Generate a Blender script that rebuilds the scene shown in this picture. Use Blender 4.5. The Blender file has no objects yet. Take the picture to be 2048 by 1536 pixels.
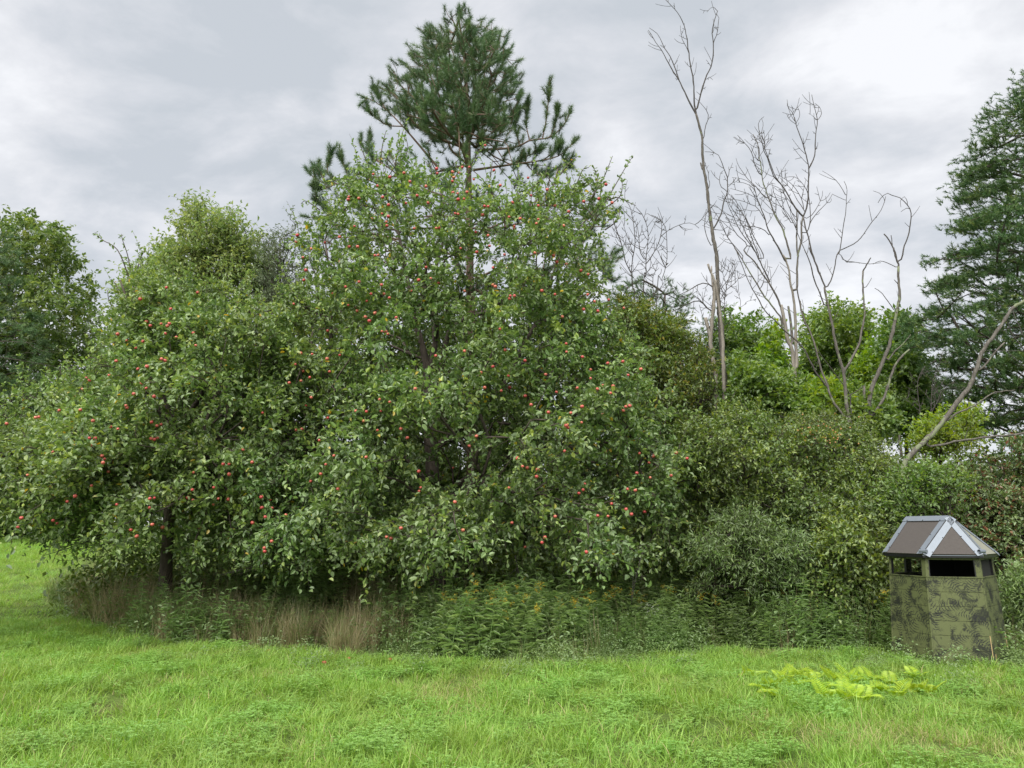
import bpy, math, random
import numpy as np
from mathutils import noise as mnoise, Vector

# ------------------------------------------------------------------ camera, world, sun
PITCH = math.radians(11.0); F = 1500.0; EYE = 1.7
SP, CP = math.sin(PITCH), math.cos(PITCH)
S = bpy.context.scene
COL = S.collection
cam_d = bpy.data.cameras.new('camera'); cam = bpy.data.objects.new('camera', cam_d); COL.objects.link(cam)
cam_d.sensor_width = 36.0; cam_d.lens = 36.0 * F / 2048.0; cam_d.clip_start = 0.05; cam_d.clip_end = 3000
cam.location = (0, 0, EYE); cam.rotation_euler = (math.pi / 2 + PITCH, 0, 0)
S.camera = cam
S.view_settings.view_transform = 'Standard'; S.view_settings.look = 'None'
S.view_settings.exposure = 2.15; S.view_settings.gamma = 1.0; S.view_settings.use_curve_mapping = False
S.cycles.max_bounces = 6; S.cycles.diffuse_bounces = 3; S.cycles.glossy_bounces = 2
S.cycles.transmission_bounces = 3; S.cycles.transparent_max_bounces = 4
S.cycles.use_denoising = True

SUN_ELEV, SUN_AZ = math.radians(52), math.radians(200)      # behind the camera, a little to the left
W = bpy.data.worlds.new('World'); S.world = W; W.use_nodes = True
nt = W.node_tree; nt.nodes.clear()
def N(tree, typ, **kw):
    n = tree.nodes.new(typ)
    for k, v in kw.items(): setattr(n, k, v)
    return n
out = N(nt, 'ShaderNodeOutputWorld'); bg = N(nt, 'ShaderNodeBackground')
sky = N(nt, 'ShaderNodeTexSky', sky_type='NISHITA', sun_disc=False)
sky.sun_elevation = SUN_ELEV; sky.sun_rotation = SUN_AZ
tc = N(nt, 'ShaderNodeTexCoord'); sep = N(nt, 'ShaderNodeSeparateXYZ')
nt.links.new(tc.outputs['Generated'], sep.inputs[0])
def M(tree, op, a, b=None, c=None, clamp=False):
    m = N(tree, 'ShaderNodeMath', operation=op); m.use_clamp = clamp
    for i, v in enumerate((a, b, c)):
        if v is None: continue
        if isinstance(v, (int, float)): m.inputs[i].default_value = v
        else: tree.links.new(v, m.inputs[i])
    return m.outputs[0]
zz = M(nt, 'ADD', M(nt, 'MAXIMUM', sep.outputs[2], 0.0), 0.22)
comb = N(nt, 'ShaderNodeCombineXYZ')
nt.links.new(M(nt, 'DIVIDE', sep.outputs[0], zz), comb.inputs[0])
nt.links.new(M(nt, 'DIVIDE', sep.outputs[1], zz), comb.inputs[1])
def noise_node(tree, vec, scale, detail, rough=0.55, dist=0.0):
    n = N(tree, 'ShaderNodeTexNoise'); n.inputs['Scale'].default_value = scale
    n.inputs['Detail'].default_value = detail; n.inputs['Roughness'].default_value = rough
    n.inputs['Distortion'].default_value = dist
    if vec is not None: tree.links.new(vec, n.inputs['Vector'])
    return n
def ramp(tree, fac, stops, interp='LINEAR'):
    r = N(tree, 'ShaderNodeValToRGB'); r.color_ramp.interpolation = interp
    el = r.color_ramp.elements
    while len(el) < len(stops): el.new(0.5)
    for e, (p, c) in zip(el, stops): e.position = p; e.color = (*c, 1)
    tree.links.new(fac, r.inputs[0]); return r.outputs[0]
mp = N(nt, 'ShaderNodeMapping'); mp.inputs['Location'].default_value = (2.3, 0.6, 0.0)
mp.inputs['Rotation'].default_value = (0, 0, 0.5); mp.inputs['Scale'].default_value = (1.0, 1.25, 1.0)
nt.links.new(comb.outputs[0], mp.inputs[0])
n1 = noise_node(nt, mp.outputs[0], 0.8, 7, 0.5, 0.12)
n2 = noise_node(nt, mp.outputs[0], 3.3, 9, 0.58, 0.25)
nn = M(nt, 'ADD', M(nt, 'MULTIPLY', n1.outputs[0], 0.52), M(nt, 'MULTIPLY', n2.outputs[0], 0.48))
cloud = ramp(nt, nn, [(0.42, (0.140, 0.149, 0.160)), (0.475, (0.163, 0.169, 0.179)), (0.53, (0.189, 0.192, 0.200)), (0.60, (0.226, 0.228, 0.234))])
mix = N(nt, 'ShaderNodeMix', data_type='RGBA'); mix.inputs[0].default_value = 0.93
mul = N(nt, 'ShaderNodeMix', data_type='RGBA', blend_type='MULTIPLY'); mul.inputs[0].default_value = 1
nt.links.new(sky.outputs[0], mul.inputs[6]); mul.inputs[7].default_value = (0.038, 0.038, 0.038, 1)
nt.links.new(mul.outputs[2], mix.inputs[6]); nt.links.new(cloud, mix.inputs[7])
nt.links.new(mix.outputs[2], bg.inputs[0]); bg.inputs[1].default_value = 1.0
nt.links.new(bg.outputs[0], out.inputs[0])
W.cycles.sampling_method = 'MANUAL'; W.cycles.sample_map_resolution = 256

sd = bpy.data.lights.new('sun', 'SUN'); so = bpy.data.objects.new('sun', sd); COL.objects.link(so)
sd.energy = 1.5; sd.angle = math.radians(75); sd.color = (1.0, 0.965, 0.9)
sdir = Vector((math.sin(SUN_AZ) * math.cos(SUN_ELEV), math.cos(SUN_AZ) * math.cos(SUN_ELEV), math.sin(SUN_ELEV)))
so.rotation_euler = sdir.to_track_quat('Z', 'Y').to_euler()

# ------------------------------------------------------------------ helpers
rng = np.random.default_rng(7); random.seed(7)
def at(px, py, Y):
    u = (np.asarray(px, float) - 1024) / F; v = (768 - np.asarray(py, float)) / F
    fy = CP - v * SP; fz = SP + v * CP
    t = Y / fy
    return np.stack([u * t, np.asarray(Y, float) + 0 * u, EYE + fz * t], -1)
def to_px(p):
    p = np.asarray(p, float); x = p[..., 0]; y = p[..., 1]; z = p[..., 2] - EYE
    d = y * CP + z * SP; v = -y * SP + z * CP
    return np.stack([1024 + F * x / d, 768 - F * v / d], -1)
def sstep(a, b, x):
    t = np.clip((x - a) / (b - a), 0, 1); return t * t * (3 - 2 * t)
def gz(x, y):
    x = np.asarray(x, float); y = np.asarray(y, float)
    yy = np.minimum(y, 75)
    s = 0.034 * np.where(yy > 15, (yy - 15) * sstep(13, 24, yy), 0)
    b = 0.03 * np.sin(x * 1.3 + y * 0.7) + 0.025 * np.sin(x * 0.6 - y * 1.1 + 2) + 0.012 * np.sin(x * 3.1 + 1) * np.cos(y * 2.7)
    return s + b
def ground(px, py):
    u = (px - 1024) / F; v = (768 - py) / F
    fy = CP - v * SP; fz = SP + v * CP
    lo = -EYE / fz if fz < -1e-4 else 200
    t = min(lo, 200)
    for _ in range(30):
        y = t * fy; x = u * t
        t = 0.5 * t + 0.5 * max(1, min(200, (float(gz(x, y)) - EYE) / fz if fz < -1e-4 else 200))
    return np.array([u * t, t * fy, float(gz(u * t, t * fy))])
def nrm(v): return v / np.maximum(np.linalg.norm(v, axis=-1, keepdims=True), 1e-9)
def runit(n):
    return nrm(rng.normal(size=(n, 3)))

def tag(o, label=None, cat=None, group=None, kind=None):
    if label: o['label'] = label
    if cat: o['category'] = cat
    if group: o['group'] = group
    if kind: o['kind'] = kind
    return o
def empty(name, loc, label, cat, group=None, rz=0):
    o = bpy.data.objects.new(name, None); COL.objects.link(o); o.location = loc; o.rotation_euler = (0, 0, rz)
    o.empty_display_size = 0.2
    return tag(o, label, cat, group)
class Geo:
    """collects vertices, faces, a per-vertex tint and a per-face material slot"""
    def __init__(s): s.v = []; s.f = []; s.t = []; s.n = 0
    def add(s, v, faces, tint=0.5, mi=0):
        v = np.asarray(v, float).reshape(-1, 3); faces = np.asarray(faces, int)
        s.v.append(v); s.t.append(np.broadcast_to(np.asarray(tint, float), (len(v),)))
        s.f.append((faces + s.n, mi)); s.n += len(v); return s
    def mesh(s, name, mats, smooth=False, origin=(0, 0, 0)):
        me = bpy.data.meshes.new(name)
        v = np.concatenate(s.v) - np.asarray(origin, float); t = np.concatenate(s.t)
        me.vertices.add(len(v)); me.vertices.foreach_set('co', v.astype(np.float32).ravel())
        idx = np.concatenate([f.ravel() for f, _ in s.f]).astype(np.int32)
        tot = np.concatenate([np.full(len(f), f.shape[1]) for f, _ in s.f]).astype(np.int32)
        mi = np.concatenate([np.full(len(f), m) for f, m in s.f]).astype(np.int32)
        me.loops.add(len(idx)); me.loops.foreach_set('vertex_index', idx)
        me.polygons.add(len(tot)); st = np.concatenate([[0], np.cumsum(tot)[:-1]]).astype(np.int32)
        me.polygons.foreach_set('loop_start', st)
        me.polygons.foreach_set('material_index', mi)
        me.polygons.foreach_set('use_smooth', np.full(len(tot), bool(smooth)))
        a = me.attributes.new('tint', 'FLOAT', 'POINT'); a.data.foreach_set('value', t.astype(np.float32))
        for m in (mats if isinstance(mats, (list, tuple)) else [mats]): me.materials.append(m)
        me.update(calc_edges=True); return me
def obj(name, geo, mats, parent=None, smooth=False, loc=None, kind=None):
    if isinstance(geo, Geo):
        if geo.n == 0: return None
        org = (0, 0, 0)
        if parent is not None: org = np.array(parent.location)
        me = geo.mesh(name, mats, smooth, org if parent is not None and loc is None else ((0, 0, 0) if loc is None else loc))
    else: me = geo
    o = bpy.data.objects.new(name, me); COL.objects.link(o)
    if parent is not None: o.parent = parent
    if loc is not None: o.location = np.asarray(loc) - (np.array(parent.location) if parent is not None else 0)
    if kind: o['kind'] = kind
    return o

# ------------------------------------------------------------------ materials
def new_mat(name):
    m = bpy.data.materials.new(name); m.use_nodes = True
    t = m.node_tree; t.nodes.clear(); return m, t, N(t, 'ShaderNodeOutputMaterial')
def attr(t, name='tint'): return N(t, 'ShaderNodeAttribute', attribute_name=name).outputs['Fac']
def hsv(t, col, h=None, s=None, v=None):
    n = N(t, 'ShaderNodeHueSaturation'); t.links.new(col, n.inputs['Color'])
    for k, x in (('Hue', h), ('Saturation', s), ('Value', v)):
        if x is None: continue
        if isinstance(x, (int, float)): n.inputs[k].default_value = x
        else: t.links.new(x, n.inputs[k])
    return n.outputs[0]
def mixc(t, f, a, b, bt='MIX'):
    n = N(t, 'ShaderNodeMix', data_type='RGBA', blend_type=bt)
    for i, x in ((0, f), (6, a), (7, b)):
        if isinstance(x, (int, float)): n.inputs[i].default_value = x
        elif isinstance(x, tuple): n.inputs[i].default_value = (*x, 1)
        else: t.links.new(x, n.inputs[i])
    return n.outputs[2]
def leaf_mat(name, stops, rough=0.42, trans=0.32, spec=0.5, back=0.35, patch=0.5):
    m, t, o = new_mat(name)
    c = ramp(t, attr(t), stops)
    pos = N(t, 'ShaderNodeNewGeometry')
    pn = noise_node(t, pos.outputs['Position'], patch, 3)
    c = hsv(t, c, M(t, 'ADD', 0.5, M(t, 'MULTIPLY', M(t, 'SUBTRACT', pn.outputs[0], 0.5), 0.05)), None,
            M(t, 'ADD', 0.7, M(t, 'MULTIPLY', pn.outputs[0], 0.6)))
    cb = mixc(t, back, c, (0.20, 0.24, 0.16)) if back > 0 else c
    cc = mixc(t, pos.outputs['Backfacing'], c, cb)
    p = N(t, 'ShaderNodeBsdfPrincipled'); t.links.new(cc, p.inputs['Base Color'])
    p.inputs['Roughness'].default_value = rough; p.inputs['Specular IOR Level'].default_value = spec
    tr = N(t, 'ShaderNodeBsdfTranslucent')
    t.links.new(hsv(t, c, 0.485, 1.15, 1.3), tr.inputs[0])
    ms = N(t, 'ShaderNodeMixShader'); ms.inputs[0].default_value = trans
    t.links.new(p.outputs[0], ms.inputs[1]); t.links.new(tr.outputs[0], ms.inputs[2]); t.links.new(ms.outputs[0], o.inputs[0])
    return m
def bark_mat(name, a, b, scale=14, rough=0.9, stretch=4.0, moss=0.0):
    m, t, o = new_mat(name)
    g = N(t, 'ShaderNodeNewGeometry'); mpn = N(t, 'ShaderNodeMapping'); mpn.inputs['Scale'].default_value = (1, 1, 1 / stretch)
    t.links.new(g.outputs['Position'], mpn.inputs[0])
    n = noise_node(t, mpn.outputs[0], scale, 8, 0.7, 0.3)
    n2_ = noise_node(t, g.outputs['Position'], 2.2, 4, 0.6)
    c = ramp(t, n.outputs[0], [(0.32, a), (0.55, tuple((x + y) / 2 for x, y in zip(a, b))), (0.7, b)])
    c = mixc(t, M(t, 'MULTIPLY', n2_.outputs[0], 0.5), c, tuple(x * 0.55 for x in a))
    if moss: c = mixc(t, M(t, 'GREATER_THAN', n2_.outputs[0], 1 - moss), c, (0.16, 0.18, 0.11))
    p = N(t, 'ShaderNodeBsdfPrincipled'); t.links.new(c, p.inputs['Base Color']); p.inputs['Roughness'].default_value = rough
    p.inputs['Specular IOR Level'].default_value = 0.2
    bp = N(t, 'ShaderNodeBump'); bp.inputs['Strength'].default_value = 0.9; bp.inputs['Distance'].default_value = 0.02
    t.links.new(n.outputs[0], bp.inputs['Height']); t.links.new(bp.outputs[0], p.inputs['Normal'])
    t.links.new(p.outputs[0], o.inputs[0]); return m
G = dict
MAT = {}
MAT['apple_leaf'] = leaf_mat('apple_leaf', [(0.0, (0.087, 0.159, 0.046)), (0.45, (0.167, 0.262, 0.074)), (0.8, (0.254, 0.366, 0.102)), (0.955, (0.378, 0.470, 0.102)), (0.985, (0.727, 0.497, 0.042))], rough=0.38, spec=0.55, trans=0.3)
MAT['pale_leaf'] = leaf_mat('pale_leaf', [(0.0, (0.140, 0.223, 0.074)), (0.6, (0.238, 0.336, 0.107)), (1.0, (0.363, 0.422, 0.133))], trans=0.4)
MAT['grey_leaf'] = leaf_mat('grey_leaf', [(0.0, (0.10, 0.15, 0.08)), (1.0, (0.20, 0.25, 0.14))], trans=0.35)
MAT['maple_leaf'] = leaf_mat('maple_leaf', [(0.0, (0.077, 0.150, 0.033)), (0.6, (0.142, 0.243, 0.050)), (1.0, (0.258, 0.358, 0.066))], trans=0.4)
MAT['bright_leaf'] = leaf_mat('bright_leaf', [(0.0, (0.14, 0.26, 0.04)), (0.6, (0.24, 0.38, 0.05)), (1.0, (0.38, 0.48, 0.06))], trans=0.45)
MAT['shrub_leaf'] = leaf_mat('shrub_leaf', [(0.0, (0.079, 0.141, 0.030)), (0.55, (0.157, 0.235, 0.046)), (0.85, (0.257, 0.323, 0.058)), (1.0, (0.314, 0.376, 0.058))], trans=0.3)
MAT['olive_leaf'] = leaf_mat('olive_leaf', [(0.0, (0.081, 0.134, 0.033)), (0.55, (0.149, 0.213, 0.044)), (0.85, (0.230, 0.280, 0.055)), (1.0, (0.345, 0.224, 0.066))], trans=0.35)
MAT['red_leaf'] = leaf_mat('red_leaf', [(0.0, (0.081, 0.156, 0.044)), (0.5, (0.149, 0.234, 0.066)), (0.78, (0.218, 0.286, 0.099)), (0.9, (0.253, 0.130, 0.066)), (1.0, (0.322, 0.104, 0.066))], trans=0.25, rough=0.35)
MAT['far_leaf'] = leaf_mat('far_leaf', [(0.0, (0.077, 0.140, 0.043)), (0.6, (0.153, 0.225, 0.061)), (1.0, (0.263, 0.321, 0.091))], trans=0.4)
MAT['needle'] = leaf_mat('red_pine_needle', [(0.0, (0.055, 0.110, 0.050)), (0.6, (0.099, 0.171, 0.070)), (1.0, (0.165, 0.242, 0.100))], rough=0.5, spec=0.4, trans=0.2, back=0)
MAT['wneedle'] = leaf_mat('white_pine_needle', [(0.0, (0.042, 0.096, 0.039)), (0.6, (0.084, 0.156, 0.050)), (1.0, (0.216, 0.264, 0.066))], rough=0.5, spec=0.4, trans=0.2, back=0)
MAT['weed_leaf'] = leaf_mat('weed_leaf', [(0.0, (0.120, 0.206, 0.057)), (0.6, (0.210, 0.325, 0.094)), (1.0, (0.330, 0.443, 0.143))], trans=0.3)
MAT['flower'] = leaf_mat('goldenrod_flower', [(0.0, (0.42, 0.30, 0.03)), (1.0, (0.65, 0.48, 0.04))], back=0, trans=0.3, rough=0.7)
MAT['aster'] = leaf_mat('white_flower', [(0.0, (0.7, 0.7, 0.68)), (1.0, (0.8, 0.8, 0.76))], back=0, trans=0.3, rough=0.7)
MAT['grass'] = leaf_mat('lawn_grass', [(0.0, (0.164, 0.300, 0.053)), (0.5, (0.251, 0.412, 0.074)), (0.85, (0.360, 0.529, 0.126)), (0.96, (0.414, 0.423, 0.179)), (1.0, (0.458, 0.389, 0.200))], trans=0.4, back=0, patch=0.9, rough=0.5, spec=0.35)
MAT['clover'] = leaf_mat('clover_leaf', [(0.0, (0.165, 0.314, 0.065)), (1.0, (0.275, 0.459, 0.110))], trans=0.35, back=0, patch=0.9)
MAT['tall_grass'] = leaf_mat('tall_grass', [(0.0, (0.07, 0.13, 0.03)), (0.5, (0.14, 0.20, 0.05)), (0.72, (0.25, 0.24, 0.115)), (1.0, (0.36, 0.30, 0.175))], trans=0.3, back=0, patch=1.2)
MAT['fern'] = leaf_mat('fern_frond', [(0.0, (0.281, 0.433, 0.045)), (1.0, (0.449, 0.564, 0.059))], trans=0.45, back=0)
MAT['apple_bark'] = bark_mat('apple_bark', (0.05, 0.04, 0.033), (0.17, 0.14, 0.12))
MAT['dead_bark'] = bark_mat('dead_bark', (0.06, 0.053, 0.047), (0.25, 0.23, 0.205), scale=26, moss=0.42)
MAT['bare_wood'] = bark_mat('weathered_bare_wood', (0.15, 0.13, 0.11), (0.42, 0.385, 0.34), scale=18, stretch=9)
MAT['dead_twig'] = bark_mat('dead_twig', (0.05, 0.045, 0.042), (0.12, 0.108, 0.10))
MAT['pine_bark'] = bark_mat('pine_bark', (0.13, 0.085, 0.065), (0.30, 0.22, 0.17))
MAT['dark_bark'] = bark_mat('dark_bark', (0.045, 0.038, 0.032), (0.13, 0.11, 0.095))
def apple_mat():
    m, t, o = new_mat('apple_skin')
    oi = N(t, 'ShaderNodeObjectInfo'); tcn = N(t, 'ShaderNodeTexCoord'); sx = N(t, 'ShaderNodeSeparateXYZ'); t.links.new(tcn.outputs['Object'], sx.inputs[0])
    n = noise_node(t, tcn.outputs['Object'], 22, 4)
    f = M(t, 'ADD', M(t, 'MULTIPLY', n.outputs[0], 0.9), M(t, 'MULTIPLY', oi.outputs['Random'], 0.35))
    f = M(t, 'ADD', f, M(t, 'MULTIPLY', sx.outputs[2], -4))
    c = ramp(t, f, [(0.27, (0.50, 0.34, 0.13)), (0.40, (0.52, 0.15, 0.10)), (0.80, (0.42, 0.05, 0.055))])
    p = N(t, 'ShaderNodeBsdfPrincipled'); t.links.new(c, p.inputs['Base Color']); p.inputs['Roughness'].default_value = 0.36
    t.links.new(p.outputs[0], o.inputs[0]); return m
MAT['apple'] = apple_mat()

# ------------------------------------------------------------------ geometry builders
def frames(tan):
    ref = np.broadcast_to(np.array([0.31, 0.9, 0.12]), tan.shape)
    u = np.cross(tan, ref); bad = np.linalg.norm(u, axis=-1) < 0.15
    if bad.any(): u[bad] = np.cross(tan[bad], np.array([1.0, 0, 0.2]))
    u = nrm(u); return u, np.cross(tan, u)
def tubes(geo, P, R, sides=5, tint=0.5, mi=0, rough=0.0):
    """P (E,K,3) curves, R (E,K) radii, all tubes at once"""
    P = np.asarray(P, float); R = np.asarray(R, float); E, K, _ = P.shape
    tan = np.empty_like(P); tan[:, 1:-1] = P[:, 2:] - P[:, :-2]; tan[:, 0] = P[:, 1] - P[:, 0]; tan[:, -1] = P[:, -1] - P[:, -2]
    tan = nrm(tan); u, w = frames(tan)
    a = np.arange(sides) / sides * 2 * math.pi
    rr = R[:, :, None] * (1 + (rough * rng.normal(size=(E, K, sides)) if rough else 0))
    V = P[:, :, None, :] + rr[..., None] * (np.cos(a)[None, None, :, None] * u[:, :, None, :] + np.sin(a)[None, None, :, None] * w[:, :, None, :])
    e = (np.arange(E) * K * sides)[:, None, None]; k = (np.arange(K - 1) * sides)[None, :, None]; j = np.arange(sides)[None, None, :]; j2 = (j + 1) % sides
    q = np.stack([e + k + j, e + k + j2, e + k + sides + j2, e + k + sides + j], -1).reshape(-1, 4)
    geo.add(V.reshape(-1, 3), q, tint, mi)
    cap = np.stack([e[:, 0] + (K - 1) * sides + np.arange(sides)[None, :]], 0)[0]
    geo.f.append((cap.reshape(-1, sides) + geo.n - E * K * sides, mi))
    return geo
def smooth_path(pts, n):
    pts = np.asarray(pts, float)
    if len(pts) < 3:
        t = np.linspace(0, 1, n)[:, None]; return pts[0] * (1 - t) + pts[-1] * t
    d = np.concatenate([[0], np.cumsum(np.linalg.norm(np.diff(pts, axis=0), axis=1))])
    ext = np.vstack([2 * pts[0] - pts[1], pts, 2 * pts[-1] - pts[-2]])
    out_ = []
    for s in np.linspace(0, d[-1], n):
        i = min(np.searchsorted(d, s, side='right') - 1, len(pts) - 2); t = (s - d[i]) / max(d[i + 1] - d[i], 1e-9)
        p0, p1, p2, p3 = ext[i], ext[i + 1], ext[i + 2], ext[i + 3]
        out_.append(0.5 * (2 * p1 + (-p0 + p2) * t + (2 * p0 - 5 * p1 + 4 * p2 - p3) * t * t + (-p0 + 3 * p1 - 3 * p2 + p3) * t ** 3))
    return np.array(out_)
def leaves(geo, pos, ax, nor, L, Wd, tint, mi=0, simple=False, droop=0.12, fold=0.22):
    ax = nrm(ax); nor = nrm(nor - ax * (ax * nor).sum(-1, keepdims=True)); sd_ = np.cross(ax, nor)
    n = len(pos); L = np.broadcast_to(np.asarray(L, float), (n,))[:, None]; Wd = np.broadcast_to(np.asarray(Wd, float), (n,))[:, None]
    tip = pos + ax * L - nor * L * droop
    if simple:
        m = pos + ax * L * 0.45 + nor * Wd * fold * 0.6
        V = np.stack([pos, m - sd_ * Wd * 0.5, tip, m + sd_ * Wd * 0.5], 1)
        i = np.arange(n)[:, None] * 4; f = np.concatenate([i + [[0, 1, 2]], i + [[0, 2, 3]]])
        geo.add(V.reshape(-1, 3), f, np.repeat(tint, 4), mi)
    else:
        a1 = pos + ax * L * 0.3 + nor * Wd * fold; a2 = pos + ax * L * 0.7 + nor * (Wd * fold - L * droop * 0.4)
        V = np.stack([pos, a1 - sd_ * Wd * 0.47, a2 - sd_ * Wd * 0.40, tip, a2 + sd_ * Wd * 0.40, a1 + sd_ * Wd * 0.47], 1)
        i = np.arange(n)[:, None] * 6; f = np.concatenate([i + [[0, 1, 2, 3]], i + [[0, 3, 4, 5]]])
        geo.add(V.reshape(-1, 3), f, np.repeat(tint, 6), mi)
def poly_inside(P, poly):
    x, y = P[:, 0], P[:, 1]; ins = np.zeros(len(P), bool); n = len(poly); j = n - 1
    for i in range(n):
        xi, yi = poly[i]; xj, yj = poly[j]
        c = ((yi > y) != (yj > y)) & (x < (xj - xi) * (y - yi) / ((yj - yi) or 1e-9) + xi); ins ^= c; j = i
    return ins
def poly_dist(P, poly, ext=None):
    q = np.array(poly, float)
    if ext is not None:                       # push the underside far down, so that only the top and flanks round off
        lim = ext; q = q.copy(); q[q[:, 1] > lim, 1] += 400
    d = np.full(len(P), 1e9)
    for i in range(len(q)):
        a = q[i]; b = q[(i + 1) % len(q)]; ab = b - a; t = np.clip(((P - a) @ ab) / max(ab @ ab, 1e-9), 0, 1)
        d = np.minimum(d, np.linalg.norm(P - (a + t[:, None] * ab), axis=1))
    return d
def crown_pts(poly, Yc, T, n, dmax=None, under=None, front=0.62, clump=0.9, cthr=0.42, shell=0.55, inset=0):
    """points filling the volume of a crown whose outline from the meadow is poly"""
    poly = np.array(poly, float); lo, hi = poly.min(0), poly.max(0); res = []; tot = 0
    dd = dmax or 0.42 * min(hi[0] - lo[0], hi[1] - lo[1])
    while tot < n:
        P = rng.uniform(lo, hi, size=(n * 2, 2)); P = P[poly_inside(P, poly)]
        dpx = poly_dist(P, poly); P = P[dpx > inset * rng.uniform(0.0, 1.7, len(P))] if inset else P
        d = np.clip(poly_dist(P, poly, under) / dd, 0, 1); th = T * np.sqrt(1 - (1 - d) ** 2)
        side = np.where(rng.random(len(P)) < front, -1, 1)
        depth = side * (1 - shell * rng.random(len(P)) ** 1.3 * 1.6).clip(0.02, 1)
        Y0 = Yc(P[:, 0], P[:, 1]) if callable(Yc) else np.full(len(P), float(Yc))
        k = np.array([mnoise.noise(Vector((a / 95.0, b / 80.0, 3.1 + T))) for a, b in P])
        Y = Y0 + depth * th * (1 + 0.6 * k)
        Q = at(P[:, 0], P[:, 1], Y)
        c = np.array([0.5 + 0.5 * mnoise.noise(Vector(q * clump) + Vector((7, 0, 1))) for q in Q])
        keep = c > cthr + 0.03 - 0.16 * rng.random(len(Q)); Q = Q[keep]
        g = gz(Q[:, 0], Q[:, 1]); Q = Q[Q[:, 2] > g + 0.12]
        res.append(Q); tot += len(Q)
    return np.concatenate(res)[:n]
def grow(trunks, P, wpath=0.45, seg=0.8, r0=0.006, pw=0.46, up=0.0):
    """links every point of P to the nearest limb; trunks = list of (points, radii)"""
    nodes = []; par = []; pl = []; trk = []
    for tp, tr in trunks:
        for i, p in enumerate(tp):
            nodes.append(p); par.append(-1 if i == 0 else len(nodes) - 2); trk.append(tr[i])
            pl.append(0.0 if i == 0 else pl[-1] + 0.35 * np.linalg.norm(np.array(p) - nodes[-2]))
    nt_ = len(nodes); cap = nt_ + len(P) * 4
    A = np.zeros((cap, 3)); A[:nt_] = nodes; par = list(par); PL = np.zeros(cap); PL[:nt_] = pl; n = nt_
    D = np.zeros((cap, 3))
    for i in range(nt_): D[i] = (A[i] - A[par[i]]) if par[i] >= 0 else (0, 0, 1)
    D[:nt_] = nrm(D[:nt_])
    base_ok = np.array([(A[i, 2] > A[0, 2] + 0.5) or i == nt_ - 1 for i in range(nt_)])
    dist = np.min(np.linalg.norm(P[:, None, :] - A[None, :nt_][:, base_ok[:nt_]], axis=2), axis=1)
    order = np.argsort(dist); term = []
    ok = np.ones(cap, bool); ok[:nt_] = base_ok
    for oi in order:
        p = P[oi]; dv = p - A[:n]; d = np.linalg.norm(dv, axis=1) + 1e-6
        cosv = (dv * D[:n]).sum(1) / d
        cost = d * (1.25 - 0.45 * cosv) + wpath * PL[:n] + np.where(ok[:n], 0, 1e6)
        j = int(np.argmin(cost)); L = d[j]; k = min(int(L / seg), 3); prev = j
        a = A[j].copy(); t0 = D[j] * L * 0.35
        for s in range(1, k + 1):
            u = s / (k + 1); q = a * (1 - u) + p * u + t0 * (u * (1 - u) * 1.6) + rng.normal(size=3) * 0.06 * L ** 0.5
            q[2] += up * L * u * (1 - u)
            A[n] = q; par.append(prev); D[n] = nrm(q - A[prev]); PL[n] = PL[prev] + np.linalg.norm(q - A[prev]); prev = n; n += 1
        A[n] = p; par.append(prev); D[n] = nrm(p - A[prev]); PL[n] = PL[prev] + np.linalg.norm(p - A[prev]); term.append(n); n += 1
    par = np.array(par); w = np.zeros(n); w[term] = 1
    for i in range(n - 1, -1, -1):
        if par[i] >= 0: w[par[i]] += w[i]
    r = r0 * np.maximum(w, 1) ** pw
    r[:nt_] = trk
    return dict(A=A[:n], par=par, D=D[:n], r=r, term=np.array(term), nt=nt_)
def skeleton_geo(sk, K=4, sides=5, rmin=0.0, rmax=9):
    A, par, D, r, nt_ = sk['A'], sk['par'], sk['D'], sk['r'], sk['nt']
    i = np.arange(len(A)); m = (i >= nt_) & (r >= rmin) & (r < rmax); i = i[m]; g = Geo()
    if len(i) == 0: return g
    p = par[i]; L = np.linalg.norm(A[i] - A[p], axis=1)[:, None]
    t = np.linspace(0, 1, K)[None, :, None]; p0, p1 = A[p][:, None], A[i][:, None]; m0 = (D[p] * L)[:, None] * 0.7; m1 = (D[i] * L)[:, None] * 0.9
    C = (2 * t ** 3 - 3 * t ** 2 + 1) * p0 + (t ** 3 - 2 * t ** 2 + t) * m0 + (-2 * t ** 3 + 3 * t ** 2) * p1 + (t ** 3 - t ** 2) * m1
    ra = np.minimum(r[p], r[i] * 1.3); tt = np.linspace(0, 1, K)[None]
    tubes(g, C, ra[:, None] * (1 - tt) + r[i][:, None] * tt, sides); return g
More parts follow.
